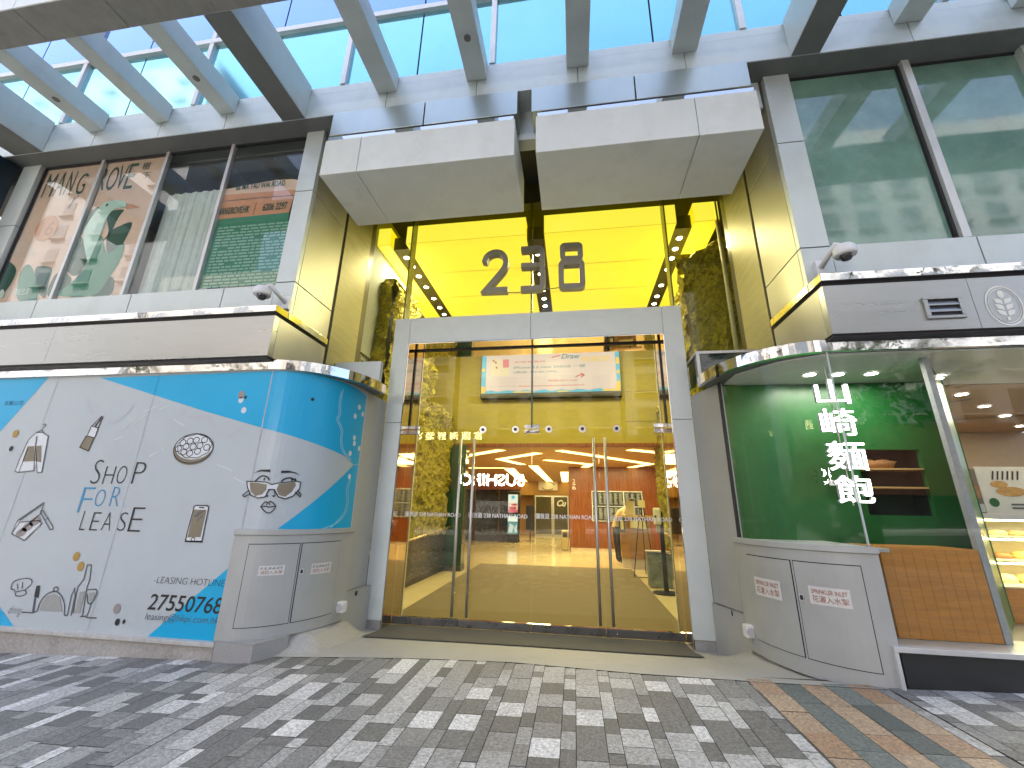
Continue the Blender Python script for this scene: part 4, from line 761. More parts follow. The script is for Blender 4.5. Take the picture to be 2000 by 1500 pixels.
# ================================================================ THE LOBBY
ZB = 6.6
def lightbox(x0, x1, label):
    t = thing('ceiling_lightbox', label, 'ceiling light', ((x0 + x1) / 2, 3, ZB), 'yellow light boxes of the lobby ceiling')
    y = .6; sm = MB().box(x0, x1, .596, .60, ZB - .002, ZB + .012)
    while y < 5.8: MB().box(x0 + .001, x1 - .001, y + .001, y + 1.088, ZB, 7.0).build('panel', yel, t); y += 1.09; sm.box(x0, x1, y - .022, y + .014, ZB - .004, ZB - .001).box(x0 - .003, x0 - .001, y - .022, y + .014, ZB, 7.0).box(x1 + .001, x1 + .003, y - .022, y + .014, ZB, 7.0)
    MB().box(x0, x1, .590, .5955, ZB + .014, 7.0).build('front_panel', yelf, t); sm.build('seam', yels, t)
lightbox(-3.06, -2.645, 'narrow yellow light box at the left edge of the lobby ceiling'); lightbox(-2.30, .09, 'broad yellow light box left of the number three')
lightbox(.44, 2.83, 'broad yellow light box behind the numeral eight'); lightbox(3.14, 3.56, 'narrow yellow light box at the right edge of the lobby ceiling')
chm = flat('channel_dark', (.045, .04, .025), .5)
for x0, x1, nm in ((-2.645, -2.30, 'left'), (.09, .44, 'middle'), (2.83, 3.14, 'right')):
    MB().box(x0 + .003, x1 - .003, .78, 5.8, 6.62, 6.9).build('channel', chm, None); o = bpy.data.objects[-1] if False else None
for o in [o for o in bpy.data.objects if o.name.startswith('channel')]:
    nm = 'left' if o.data.vertices[0].co.x < -1 else ('right' if o.data.vertices[0].co.x > 1 else 'middle')
    tag(o, {'left': 'dark downlight channel in the yellow ceiling, left side', 'middle': 'dark downlight channel between the two broad yellow light boxes', 'right': 'dark downlight channel in the yellow ceiling, right side'}[nm], 'ceiling channel', 'dark ceiling channels'); o.name = 'ceiling_channel'
OR = ('first', 'second', 'third', 'fourth', 'fifth', 'sixth', 'seventh')
d0 = None
for xc, nm, ys in ((-2.475, 'left', (1.06, 1.4, 1.78, 2.26, 2.81, 3.3, 3.68)), (.262, 'middle', (1.25, 2.0, 2.72, 3.12, 3.5)), (2.985, 'right', (1.06, 1.4, 1.72, 2.13, 2.79, 3.3, 3.68))):
    for i, y in enumerate(ys):
        lab = '%s downlight from the door in the %s dark channel' % (OR[i], nm)
        if d0 is None:
            d0 = thing('downlight', lab, 'downlight', (0, 0, 6.618), 'downlights of the lobby ceiling')
            MB().lathe([(.068, 0), (.068, -.008), (.05, -.010), (.05, 0)], (0, 0, 6.618), 20).build('ring', steel, d0)
            MB().disc((0, 0, 6.606), .05, .006, 'z', 20).build('lens', dlam, d0); d0.location = (xc, y, 6.618)
            for ch in d0.children: ch.location = (0, 0, -6.618)
        else: dup(d0, (xc, y, 6.618), lab)
def moss_wall(name, label, strips, par_loc):
    """strips of rough moss: (a, b, base, top heights, normal) with a displaced, uneven face"""
    t = thing(name, label, 'moss wall', par_loc, 'moss walls of the lobby'); mb = MB()
    for a, b, z0, top, nrm in strips:
        L = math.hypot(b[0] - a[0], b[1] - a[1]); nu = max(4, int(L / .045)); nv = int((max(top) - z0) / .05); G = []
        for i in range(nu + 1):
            k = i / nu; x, y = a[0] + (b[0] - a[0]) * k, a[1] + (b[1] - a[1]) * k; zt = top[0] + (top[1] - top[0]) * k + .09 * mnoise.noise(Vector((x * 4, y * 4, 3))); col = []
            for j in range(nv + 1):
                z = z0 + (zt - z0) * j / nv; d = .10 * mnoise.noise(Vector((x * 3.1, y * 3.1, z * 3.1))) + .07 * mnoise.noise(Vector((x * 9, y * 9, z * 9))) + .045 * mnoise.noise(Vector((x * 21, y * 21, z * 21))) + .1
                if j == nv: d -= .1
                col.append(len(mb.v)); mb.v.append((x + nrm[0] * d, y + nrm[1] * d, z + .03 * mnoise.noise(Vector((x * 9, z * 9, y * 7)))))
            G.append(col)
        for i in range(nu):
            for j in range(nv): mb.f.append((G[i][j], G[i + 1][j], G[i + 1][j + 1], G[i][j + 1])); mb.m.append(0)
        for i in range(nu):   # the top, back to the wall
            pa, pb = mb.v[G[i][nv]], mb.v[G[i + 1][nv]]; q = (-nrm[0] * .35, -nrm[1] * .35)
            n = len(mb.v); mb.v += [(pa[0] + q[0], pa[1] + q[1], pa[2]), (pb[0] + q[0], pb[1] + q[1], pb[2])]; mb.f.append((G[i][nv], G[i + 1][nv], n + 1, n)); mb.m.append(0)
    mb.build('moss', mossm, t); return t
ml = moss_wall('moss_wall', 'rough green moss wall behind the glass, left of the doors', [((-2.72, 1.05), (-2.72, 2.3), .95, (6.1, 6.25), (1, 0)), ((-2.72, 2.3), (-2.72, 3.8), .95, (5.9, 5.9), (1, 0)), ((-2.72, 3.8), (-2.72, 5.85), .95, (4.25, 4.25), (1, 0)), ((-3.45, 1.05), (-2.64, 1.05), 2.9, (6.1, 6.05), (0, -1))], (-2.8, 3, 0))
mr_ = moss_wall('moss_wall', 'rough green moss wall behind the glass, right of the doors', [((3.38, 6.9), (3.38, 3.0), .7, (4.45, 4.5), (-1, 0)), ((3.38, 3.0), (3.1, 1.5), .7, (6.05, 6.0), (-1, 0)), ((3.1, 1.5), (3.02, 1.05), .7, (6.1, 6.25), (-1, 0)), ((2.95, .98), (3.85, .98), 2.9, (6.05, 6.6), (0, -1))], (3.4, 3, 0))
# stone dado with handrail under each moss wall
for s_, lab in ((-1, 'polished dark stone base under the left moss wall'), (1, 'polished dark stone base under the right moss wall')):
    x = -2.66 if s_ < 0 else 3.3; t = thing('stone_dado', lab, 'stone base', (x, 3, 0), 'stone bases under the moss walls')
    a, b = sorted((x, x + s_ * .3)); MB().box(a, b, .75, 5.85, .1, .95).build('slab', dstone, t, .004); MB().box(a + .003 * (s_ > 0) - .012 * (s_ > 0), b + .012 * (s_ < 0), .75, 5.85, 0, .1).build('skirting', black, t)
for s_, lab in ((-1, 'pale handrail sloping along the left moss wall'), (1, 'pale handrail sloping along the right moss wall')):
    x = -2.52 if s_ < 0 else 3.14; t = thing('handrail', lab, 'handrail', (x, 3, .9), 'handrails of the lobby')
    MB().tube([(x, .8, .86), (x, 5.9, 1.12)], .028, 10).build('rail', mat('brass_rail', (.75, .6, .35), .3, .8), t, smooth=True)
    q = MB()
    for y in (1.6, 3.2, 4.8): q = MB().tube([(x, y, .88 + .05 * (y - .8)), (x + s_ * .14, y, .82 + .05 * (y - .8))], .01, 6).build('bracket', steel, t)
gp = thing('glass_pillar', 'green glass covered pillar at the end of the left moss wall', 'pillar', (-2.45, 5.9, 0))
MB().box(-2.71, -2.17, 5.6, 5.96, .12, 3.37).build('shaft', mat('green_glass_cladding', (.015, .06, .04), .06, 0, nz=(1.5, .3), coat=.5), gp, .004); MB().box(-2.72, -2.16, 5.59, 5.965, 0, .118).build('foot', dstone, gp)
# mats
tag(MB().prism([(-1.9, .37), (2.4, .37), (2.48, 7.35), (-2.0, 7.35)], .004, .014, 'z').build('floor_mat', inmat), 'long brown woven mat inside the glass doors', 'floor mat')
mb = MB(); n = 20
for i in range(n):
    for j in range(4):
        q = []
        for ii, jj in ((i, j), (i + 1, j), (i + 1, j + 1), (i, j + 1)):
            y0, y1 = -.47 - .05 * ii / n, .27; x = -1.76 + 4.0 * ii / n; y = y1 + (y0 - y1) * jj / 4; x += (-.04 if ii == 0 else .03 if ii == n else 0) * jj / 4; q.append((x, y, apron_z(x, y) + .012))
        mb.face(q[::-1])
tag(mb.build('door_mat', doormat), 'dark grey ribbed mat on the sill before the doors', 'door mat')
# LED screen on the olive wall
sn = thing('advert_screen', 'pink lucky draw advert screen hung high on the olive lobby wall', 'screen', (.2, 5.9, 4.8))
MB().box(-1.88, 2.33, 5.80, 5.99, 4.81, 6.42).build('case', black, sn, .01)
scr = lambda n_, c, e=.9: mat(n_, (.02, .02, .02), .4, nz=(1, 0), emit=c, es=e * K * 1.1)
pink = scr('screen_pink', (.84, .68, .72), .85); cyan = scr('screen_cyan', (.03, .5, .85)); sor = scr('screen_orange', (.95, .62, .08)); steal = scr('screen_teal', (.03, .22, .3)); sred = scr('screen_red', (.6, .03, .06)); sgrey = scr('screen_grey', (.3, .36, .45))
g0, g1, g2, g3 = (plane_y(5.797 - .003 * k) for k in range(4))
fill('picture', [[(-1.86, 4.96), (2.31, 4.96), (2.31, 6.4), (-1.86, 6.4)]], cyan, g0, sn)
fill('field', [[(-1.72, 5.03)] + [(-1.70 + 3.9 * i / 24, 5.03 + .03 * math.sin(i * 1.9)) for i in range(1, 24)] + [(2.2, 5.03), (2.18, 6.4), (-1.72, 6.4)]], pink, g1, sn)
fill('patch', [[(-1.86, 4.965), (-1.73, 4.965), (-1.72, 5.15), (-1.80, 5.2), (-1.86, 5.18)], [(-.9, 4.965), (-.2, 4.965), (-.3, 5.0), (-.8, 5.01)], [(1.75, 4.965), (2.3, 4.965), (2.3, 5.3), (2.2, 5.25), (2.15, 5.03), (1.8, 5.02)], [(2.19, 5.8), (2.3, 5.8), (2.3, 6.0), (2.21, 6.02)]], sor, g2, sn)
fill('patch', [ell((-1.8, 5.72), .05, .06), [(.45, 4.965), (.8, 4.965), (.78, 5.0), (.5, 5.01)], ell((2.25, 5.55), .05, .06)], sor, g2, sn)
q = [(-0.853,5.923),(0.125,5.973),(-0.865,5.723),(-0.095,5.821),(-0.863,5.574),(-0.282,5.672),(-1.607,5.416),(-0.141,5.422),(-1.602,5.291),(-0.156,5.299),(-1.598,5.16),(-0.73,5.184)]
q2 = [(-0.235,5.72),(1.305,5.818),(-0.219,5.571),(0.447,5.649),(0.176,5.291),(1.059,5.357),(-0.683,5.145),(1.255,5.192),(0.591,6.006),(1.163,6.168),(1.177,5.887),(2.037,6.063),(0.605,5.018),(1.59,5.033)]
text('有機會贏取', 'lettering', q[0], q[1], g2, sred, sn, off=.04); text('iPhone 13 mini 256GB 一部', 'lettering', q[2], q2[1], g2, steal, sn, off=.06); text('(價值: HK$6,799)', 'lettering', q[4], q2[3], g2, steal, sn, off=.06)
for a, b, s_ in ((q[6], q[7], '凡滿18歲或以上人士均可參加本活動一次'), (q[8], q[9], '參加者須於2021年12月31日或之前登記及回答問題'), (q[10], q[11], '登記人須提供有效電郵地址')): text(s_, 'lettering', a, b, g2, sgrey, sn)
text('(https://focusmedia.com/luckydraw)', 'lettering', [(-0.699,5.145)][0], q2[7], g2, sred, sn, off=.03); text('掃瞄QRCode', 'lettering', q2[4], q2[5], g2, sred, sn, off=.04)
text('Draw', 'lettering', q2[8], q2[9], g2, steal, sn, shear=.3, off=.02); text('有獎賞', 'lettering', q2[10], q2[11], g2, sor, sn, off=.03)
text('推廣生意的競賽牌照號碼:053871', 'lettering', q2[12], q2[13], g2, sgrey, sn); text('條款及細則請參閱網頁', 'lettering', [(-1.593,5.02)][0], [(-0.526,5.044)][0], g2, sgrey, sn)
lines('arrow', [[(1.006,5.416),(1.128,5.483),(1.249,5.473)], [(1.166,5.54),(1.267,5.473),(1.162,5.402)], [(0.297,6.067),(0.562,6.124)]], .03, sred, g2, sn)
fill('phone_picture', [[(-1.564,6.048),(-1.015,6.046),(-0.998,5.512),(-1.553,5.521)]], scr('screen_cream', (.85, .72, .55)), g2, sn); fill('phone_picture', [[(-1.202,6.046),(-1.009,6.046),(-1.003,5.784),(-1.195,5.776)]], scr('screen_rose', (.8, .2, .3)), g3, sn)
fill('phone_picture', [ell(c, .03, .035) for c in ([(-1.498,6.012),(-1.425,5.959),(-1.394,5.783)])], sred, g3, sn)
# corridor behind: strip lights, red timber wall, boards, shops
VZ = 3.44
def vlight(pts, label, w_=.34):
    mb = MB(); L, Q = stroke(mb, pts, w_, lambda u, y: (u, y, VZ), 0, False, None)
    o = mb.build('strip_light', vlam); tag(o, label, 'ceiling light', 'angled strip lights in the corridor ceiling'); return o
vlight([(-.25, 7.9), (-1.9, 9.7), (-1.25, 11.6)], 'angled strip light in the corridor ceiling, above the kiosk, bent like a V')
vlight([(-1.4, 7.15), (-3.6, 9.3)], 'angled strip light in the corridor ceiling, foremost on the left')
vlight([(.42, 7.3), (3.9, 11.2), (3.3, 12.7)], 'longest angled strip light in the corridor ceiling, right of the middle')
vlight([(2.6, 7.15), (5.2, 8.9)], 'angled strip light in the corridor ceiling, foremost on the right')
vlight([(-.2, 9.9), (1.55, 11.4), (1.3, 13.2)], 'angled strip light in the corridor ceiling, before the timber wall')
vlight([(-.85, 12.0), (-.72, 22.5)], 'long strip light leading down the corridor ceiling', .42)
vlight([(.42, 15.0), (.3, 22.5)], 'strip light down the corridor, beside the timber wall', .4)
vlight([(-2.1, 13.2), (-2.5, 22.5)], 'strip light down the corridor, above the dark shop front', .5)
vlight([(-6, 13.3), (-2.3, 13.1)], 'strip light running left above the dark shop front', .25)
tw = thing('timber_wall', 'red timber wall block with a white 2/6 sign', 'timber wall', (2.6, 13.3, 0))
MB().box(.66, 7.5, 12.6, 13.4, .14, 3.44).build('panel', wood, tw, .01); MB().box(.7, 7.5, 12.63, 13.4, 0, .139).build('skirting', flat('pale_skirting', (.6, .5, .38), .4), tw)
fw = plane_y(12.595)
text('2', 'lettering', [(0.829,2.758)][0], [(0.94,2.929)][0], fw, frost, tw); text('6', 'lettering', [(0.81,2.484)][0], [(0.959,2.655)][0], fw, frost, tw); lines('rule', [[(0.822,2.705),(0.947,2.707)]], .035, frost, fw, tw)
db = thing('directory_board', 'dark shop directory board with white lines on the timber wall', 'board', (2.7, 12.5, 1.2))
MB().box(1.62, 3.72, 12.53, 12.59, 1.2, 2.44).build('frame', flat('pale_frame', (.62, .68, .72), .4), db)
for i, (a, b) in enumerate(((1.66, 2.28), (2.31, 2.93), (2.98, 3.68))):
    for z0, z1 in ((1.24, 1.79), (1.83, 2.40)):
        pn = MB().box(a, b, 12.515, 12.528, z0, z1).build('panel', flat('board_black%d%d' % (i, int(z0 * 10)), (.03, .035, .04), .3), db)
        q = MB()
        for c_ in range(3):
            z = z1 - .06
            while z > z0 + .05: x = a + .04 + c_ * (b - a) / 3; lay(q, [(x, z - .018), (x + rg.uniform(.08, .17), z - .018), (x + rg.uniform(.08, .17), z), (x, z)], plane_y(12.511), 0, None); z -= .042
        q.build('listing', flat('list_ink%d%d' % (i, int(z0 * 10)), (.4, .45, .5), .5), pn)
# reception counter with notices
ct = thing('reception_counter', 'low timber reception counter with a pale wooden top', 'counter', (2.7, 7.9, 0))
MB().prism([(2.30, 8.3), (2.27, 7.75), (2.5, 7.5), (3.1, 7.42), (3.2, 8.3)], .28, 1.44, 'z').build('body', mat('counter_wood', (.30, .15, .05), .35, nz=(3, .15), stretch=(.5, .5, 5)), ct, .006)
MB().prism([(2.32, 8.28), (2.29, 7.77), (2.51, 7.53), (3.09, 7.45), (3.18, 8.28)], 0, .279, 'z').build('plinth', flat('counter_base', (.42, .36, .32), .4), ct)
MB().prism([(2.18, 8.5), (2.2, 7.7), (2.45, 7.42), (3.25, 7.34), (3.3, 8.5)], 1.442, 1.50, 'z').build('counter_top', flat('pale_wood', (.6, .4, .2), .35), ct, .01)
cream = flat('cream_paper', (.68, .6, .33), .7)
tag(MB().box(2.46, 2.72, 7.62, 7.63, 1.502, 1.93).build('notice_sheet', cream), 'cream notice sheet standing on the reception counter', 'notice')
tag(MB().prism([(2.53, 1.15), (3.0, 1.12), (2.99, 1.36), (2.53, 1.37)], 7.40, 7.406, 'y').build('notice_sheet', cream), 'wide cream notice taped to the front of the counter', 'notice')
fr = thing('framed_notice', 'small green framed notice on the counter corner', 'notice', (2.28, 7.6, 1.02)); MB().box(2.19, 2.37, 7.38, 7.41, 1.02, 1.42).build('frame', flat('dark_green_frame', (.03, .06, .03), .4), fr); MB().box(2.235, 2.325, 7.374, 7.379, 1.10, 1.36).build('sheet', cream, fr)
# sanitiser stand
st = thing('sanitiser_stand', 'white hand sanitiser dispenser on a black pole stand', 'dispenser', (2.72, 3.75, 0))
MB().lathe([(0, 0), (.27, 0), (.27, .02), (.05, .04), (0, .04)], (2.72, 3.75, .002), 32).build('base', black, st, smooth=False); MB().box(2.68, 2.77, 3.72, 3.77, .03, 1.62).build('pole', black, st, .004)
MB().box(2.56, 2.715, 3.60, 3.715, 1.34, 1.70).build('dispenser', flat('ivory_plastic', (.72, .7, .58), .3), st, .035); MB().disc((2.59, 3.592, 1.52), .022, .01, 'y', 14).build('window', keym, st)
MB().box(2.60, 2.68, 3.60, 3.7, 1.20, 1.33).build('drip_tray', flat('grey_tray', (.3, .3, .28), .4), st, .01)
bxg = thing('bin_bag', 'grey printed carrier box behind the sanitiser stand', 'box', (2.75, 4.5, 0)); MB().prism([(2.50, .03), (2.98, .0), (3.0, .70), (2.50, .73)], 4.35, 4.6, 'y').build('body', mat('printed_grey', (.17, .2, .19), .5, nz=(7, .5)), bxg, .006); MB().box(2.47, 2.98, 4.33, 4.62, .74, .765).build('rim', steel, bxg)
ea = thing('easel', 'thin black tripod easel leaning beside the counter', 'easel', (2.45, 6.0, 0))
for a, b in (((2.36, 5.9, .01), (2.68, 6.1, 1.98)), ((2.9, 5.8, .01), (2.70, 6.1, 1.98)), ((2.75, 6.5, .01), (2.69, 6.12, 1.98))): MB().tube([a, b], .012, 8).build('leg', black, ea)
tag(MB().tube([(2.4, 5.95, .05), (2.36, 5.85, .01), (2.45, 5.8, .012), (2.6, 5.85, .012), (2.8, 5.75, .012)], .009, 6).build('cable', black), 'thin black cable looped on the floor under the easel', 'cable')
tag(MB().box(2.60, 2.78, 6.04, 6.05, 1.72, 1.92).build('notice_sheet', cream), 'small cream notice clipped to the top of the easel', 'notice')
# kiosk, bin, glass doors at the far end, dark shop front
kk = thing('information_kiosk', 'tall black digital kiosk with a lit advert', 'kiosk', (-2.2, 16, 0)); MB().box(-2.6, -1.93, 16.0, 16.2, .2, 2.55).build('case', black, kk, .05); MB().box(-2.5, -2.02, 16.02, 16.15, 0, .2).build('foot', black, kk)
fk = plane_y(15.995); fk2 = plane_y(15.99)
for nm, z0, z1, m_ in (('advert', 1.95, 2.36, scr('k_white', (.75, .82, .85), 1.1)), ('advert', 1.60, 1.95, scr('k_rose', (.8, .6, .62), 1)), ('advert', 1.46, 1.60, scr('k_red', (.65, .1, .2), 1)), ('advert', 1.02, 1.28, scr('k_pale', (.8, .88, .9), 1.1)), ('advert', .42, 1.02, scr('k_teal', (.12, .3, .38), 1))): fill(nm, [[(-2.53, z0), (-2.02, z0), (-2.02, z1), (-2.53, z1)]], m_, fk, kk)
fill('advert', [ell((-2.27, 2.22), .09, .08)], cyan, fk2, kk); fill('advert', [ell((-2.28, 1.68), .2, .08), ell((-2.2, 1.85), .16, .05)], sred, fk2, kk); fill('advert', [[(-2.5, .5), (-2.3, .48), (-2.2, .8), (-2.42, .95)], [(-2.15, .5), (-2.05, .5), (-2.06, .9), (-2.2, .7)]], scr('k_pale2', (.7, .8, .85), .9), fk2, kk)
bi = thing('litter_bin', 'small brass litter bin against the timber wall corner', 'bin', (.46, 12.9, 0)); MB().box(.31, .6, 12.7, 13.0, .04, .80).build('body', mat('brass', (.5, .38, .18), .35, .8), bi, .015); MB().box(.36, .55, 12.69, 12.699, .52, .72).build('opening', black, bi)
gd_ = thing('glass_entrance', 'pair of framed glass doors at the far end of the corridor', 'doors', (-.6, 22.6, 0))
for x0, x1 in ((-1.74, -.55), (-.53, .5)): MB().box(x0, x1, 22.5, 22.56, 0, .12).box(x0, x1, 22.5, 22.56, 2.46, 2.55).box(x0, x0 + .08, 22.5, 22.56, .12, 2.46).box(x1 - .08, x1, 22.5, 22.56, .12, 2.46).build('frame', steel, gd_); MB().box(x0 + .08, x1 - .08, 22.52, 22.53, .12, 2.46).build('pane', mat('dark_pane', (.10, .085, .03), .08, 0, coat=.4), gd_)
MB().box(-3.2, 1, 22.6, 22.8, 2.56, 3.44).build('lintel', orange, gd_); fg = plane_y(22.495); text('Cu', 'lettering', [(-0.267,1.863)][0], [(0.357,2.28)][0], fg, frost, gd_, shear=.3, off=.04)
lgn = thing('hanging_sign', 'white square hanging sign with a broken circle logo', 'sign', (-.85, 22, 2.9)); MB().box(-1.47, -.2, 22.2, 22.3, 2.88, 4.2).build('panel', flat('sign_white', (.8, .76, .72), .5), lgn)
stroke_mb = MB(); cc = (-.83, 3.15); 
for a0, a1 in ((.2, 1.7), (3.5, 5.6)): stroke(stroke_mb, [(cc[0] + .42 * math.cos(a0 + (a1 - a0) * i / 12), cc[1] + .26 * math.sin(a0 + (a1 - a0) * i / 12)) for i in range(13)], .07, plane_y(22.19), 0, False, None)
stroke_mb.build('ring', flat('brown_ink', (.3, .2, .13), .5), lgn)
ds = thing('dark_shopfront', 'dark shop front along the left of the corridor', 'shop front', (-4.5, 15, 0)); MB().box(-7.9, -1.98, 16.5, 16.7, 0, 2.62).build('glazing', mat('dark_shop_glass', (.03, .02, .012), .08, 0, nz=(2, .5), coat=.5), ds); MB().box(-7.9, -1.9, 16.4, 16.7, 2.63, 2.95).build('fascia', wood, ds)
for x in (-5.6, -4.4, -3.1): MB().box(x - .03, x + .03, 16.44, 16.498, 0, 2.62).build('post', flat('brown_post', (.1, .05, .02), .4), ds)
rk = thing('menu_stand', 'dark coat of a menu stand beside the kiosk', 'stand', (-1.5, 17.5, 0)); MB().box(-1.75, -1.3, 17.4, 17.5, .55, 1.85).build('panel', black, rk, .02); MB().tube([(-1.52, 17.45, .02), (-1.52, 17.45, .6)], .03, 8).build('leg', black, rk); MB().disc((-1.52, 17.45, .0), .22, .02).build('foot', black, rk)
# lamps of the place: what the downlights and strips throw into the lobby
def area(loc, sx, sy, e, col):
    l = bpy.data.lights.new('lobby_lamp', 'AREA'); l.shape = 'RECTANGLE'; l.size = sx; l.size_y = sy; l.energy = e; l.color = col; o = bpy.data.objects.new('lobby_lamp', l); C.objects.link(o); o.location = loc
for x in (-2.475, .262, 2.985): area((x, 2.4, 6.59), .12, 2.8, 42, (1, .88, .58))
area((.3, 9.5, 3.42), 3, 3, 58, (1, .84, .52)); area((-.8, 17, 3.42), 1, 6, 52, (1, .84, .52)); area((3.2, 10.4, 3.42), 2, 2, 30, (1, .84, .52))
# the attendant, bent over the counter
def body(name, joints, bones, rad, mats_fn, par):
    me = bpy.data.meshes.new(name); me.from_pydata(joints, bones, []); o = bpy.data.objects.new(name, me); C.objects.link(o)
    m_ = o.modifiers.new('skin', 'SKIN'); m_.use_smooth_shade = True; s2 = o.modifiers.new('sub', 'SUBSURF'); s2.levels = 2; s2.render_levels = 2
    for i, r in enumerate(rad): me.skin_vertices[0].data[i].radius = r if isinstance(r, tuple) else (r, r)
    me.skin_vertices[0].data[0].use_root = True
    dg = bpy.context.evaluated_depsgraph_get(); dg.update(); nm = bpy.data.meshes.new_from_object(o.evaluated_get(dg)); bpy.data.objects.remove(o); bpy.data.meshes.remove(me)
    ms, pick = mats_fn
    nm.materials.clear()
    for q in ms: nm.materials.append(q)
    for p in nm.polygons: p.material_index = pick(p.center); p.use_smooth = True
    return link(name, nm, par)
skin = flat('skin', (.5, .3, .2), .5); shirt = flat('beige_shirt', (.55, .46, .3), .75); trou = flat('black_trousers', (.012, .012, .014), .7); hair = flat('black_hair', (.012, .010, .009), .5)
pe = thing('person', 'person in a beige shirt and black trousers leaning over the counter', 'person', (2.3, 8.75, 0))
K = 1.12
def hand(par, w_, d, up, side):
    d, up = Vector(d).normalized(), Vector(up).normalized(); rt = d.cross(up); w_ = Vector(w_)
    J, B, Rd = [tuple(w_), tuple(w_ + d * .05), tuple(w_ + d * .095)], [(0, 1), (1, 2)], [(.028, .02), (.042, .018), (.042, .016)]
    for k, (off, ln) in enumerate(((-.033, .072), (-.011, .084), (.011, .078), (.033, .06))):
        b = len(J); p = w_ + d * .10 + rt * off; J += [tuple(p), tuple(p + d * ln * .5 - up * .006), tuple(p + d * ln - up * .025)]; B += [(2, b), (b, b + 1), (b + 1, b + 2)]; Rd += [.0105, .0095, .008]
    b = len(J); p = w_ + d * .035 + rt * side * .04; J += [tuple(p), tuple(p + d * .035 + rt * side * .022 - up * .008), tuple(p + d * .068 + rt * side * .026 - up * .016)]; B += [(1, b), (b, b + 1), (b + 1, b + 2)]; Rd += [.013, .0115, .009]
    return body('hand', J, B, Rd, ([skin], lambda c: 0), par)
J = [(2.24, 8.72, 1.06), (2.27, 8.68, 1.25), (2.36, 8.60, 1.46), (2.47, 8.50, 1.62), (2.57, 8.44, 1.73), (2.63, 8.40, 1.80),            # pelvis .. neck top
     (2.20, 8.86, 1.02), (2.22, 8.86, .56), (2.24, 8.93, .11), (2.34, 8.86, .045), (2.30, 8.60, 1.02), (2.27, 8.58, .56), (2.31, 8.66, .11), (2.41, 8.58, .045),
     (2.42, 8.70, 1.63), (2.34, 8.72, 1.40), (2.48, 8.50, 1.535), (2.52, 8.30, 1.60), (2.36, 8.20, 1.40), (2.52, 8.12, 1.535)]
B = [(0, 1), (1, 2), (2, 3), (3, 4), (4, 5), (0, 6), (6, 7), (7, 8), (8, 9), (0, 10), (10, 11), (11, 12), (12, 13), (3, 14), (14, 15), (15, 16), (3, 17), (17, 18), (18, 19)]
Rd = [(.17, .14), (.165, .135), (.18, .14), (.17, .13), .075, .062, (.105, .11), .075, .05, (.055, .04), (.105, .11), .075, .05, (.055, .04), .078, .058, .036, .078, .058, .036]
body('body', J, B, Rd, ([shirt, trou, skin, black], lambda c: 3 if c.z < .10 else 1 if c.z < 1.13 else 2 if (c.z > 1.725 and c.x > 2.5) else 0), pe)
hand(pe, (2.49, 8.48, 1.535), (.6, -.75, 0), (0, 0, 1), 1); hand(pe, (2.53, 8.11, 1.535), (.8, -.5, 0), (0, 0, 1), -1)
hd = Vector((2.69, 8.36, 1.90)); fd = Vector((.55, -.35, -.62)).normalized(); upv = Vector((.6, -.15, .75)); upv = (upv - fd * upv.dot(fd)).normalized(); rtv = fd.cross(upv)
def headpt(u, v, r=1.): return hd + (rtv * (math.cos(v) * math.sin(u)) * .083 + fd * (math.cos(v) * math.cos(u)) * .105 + upv * math.sin(v) * .135) * r
mb = MB(); NU, NV = 24, 16
for i in range(NU):
    for j in range(NV):
        q = []
        for ii, jj in ((i, j), (i + 1, j), (i + 1, j + 1), (i, j + 1)):
            u, v = 2 * math.pi * ii / NU, -math.pi / 2 + math.pi * jj / NV; r = 1.
            if v < -.2: r *= 1 - .14 * min(1, (-.2 - v)) * (1 if math.cos(u) < .3 else .2)
            un = (u + math.pi) % (2 * math.pi) - math.pi
            r += .16 * math.exp(-(un / .16) ** 2 - ((v + .12) / .16) ** 2) - .05 * (math.exp(-((un - .38) / .16) ** 2 - ((v - .08) / .12) ** 2) + math.exp(-((un + .38) / .16) ** 2 - ((v - .08) / .12) ** 2)) + .04 * math.exp(-(un / .25) ** 2 - ((v + .55) / .1) ** 2)
            q.append(headpt(u, v, r))
        mb.face(q)
hdo = mb.build('head', skin, pe, smooth=True)
for s_ in (-1, 1): MB().lathe([(0, -.03), (.014, -.02), (.018, 0), (.014, .02), (0, .03)], headpt(s_ * 1.5, -.05), 10).build('ear', skin, hdo, smooth=True); MB().lathe([(0, -.011), (.009, -.006), (.012, 0), (.009, .006), (0, .011)], headpt(s_ * .38, .08, .96), 10).build('eye', black, hdo)
mb = MB()
for i in range(NU):
    for j in range(7, NV):
        u0 = 2 * math.pi * (i + .5) / NU; un = (u0 + math.pi) % (2 * math.pi) - math.pi
        if abs(un) < 1.0 and j < 11: continue
        q = []
        for ii, jj in ((i, j), (i + 1, j), (i + 1, j + 1), (i, j + 1)):
            u, v = 2 * math.pi * ii / NU, -math.pi / 2 + math.pi * jj / NV; q.append(headpt(u, v, 1.13 + .03 * mnoise.noise(Vector((ii, jj, 1)))))
        mb.face(q)
mb.build('hair', hair, pe, smooth=True)
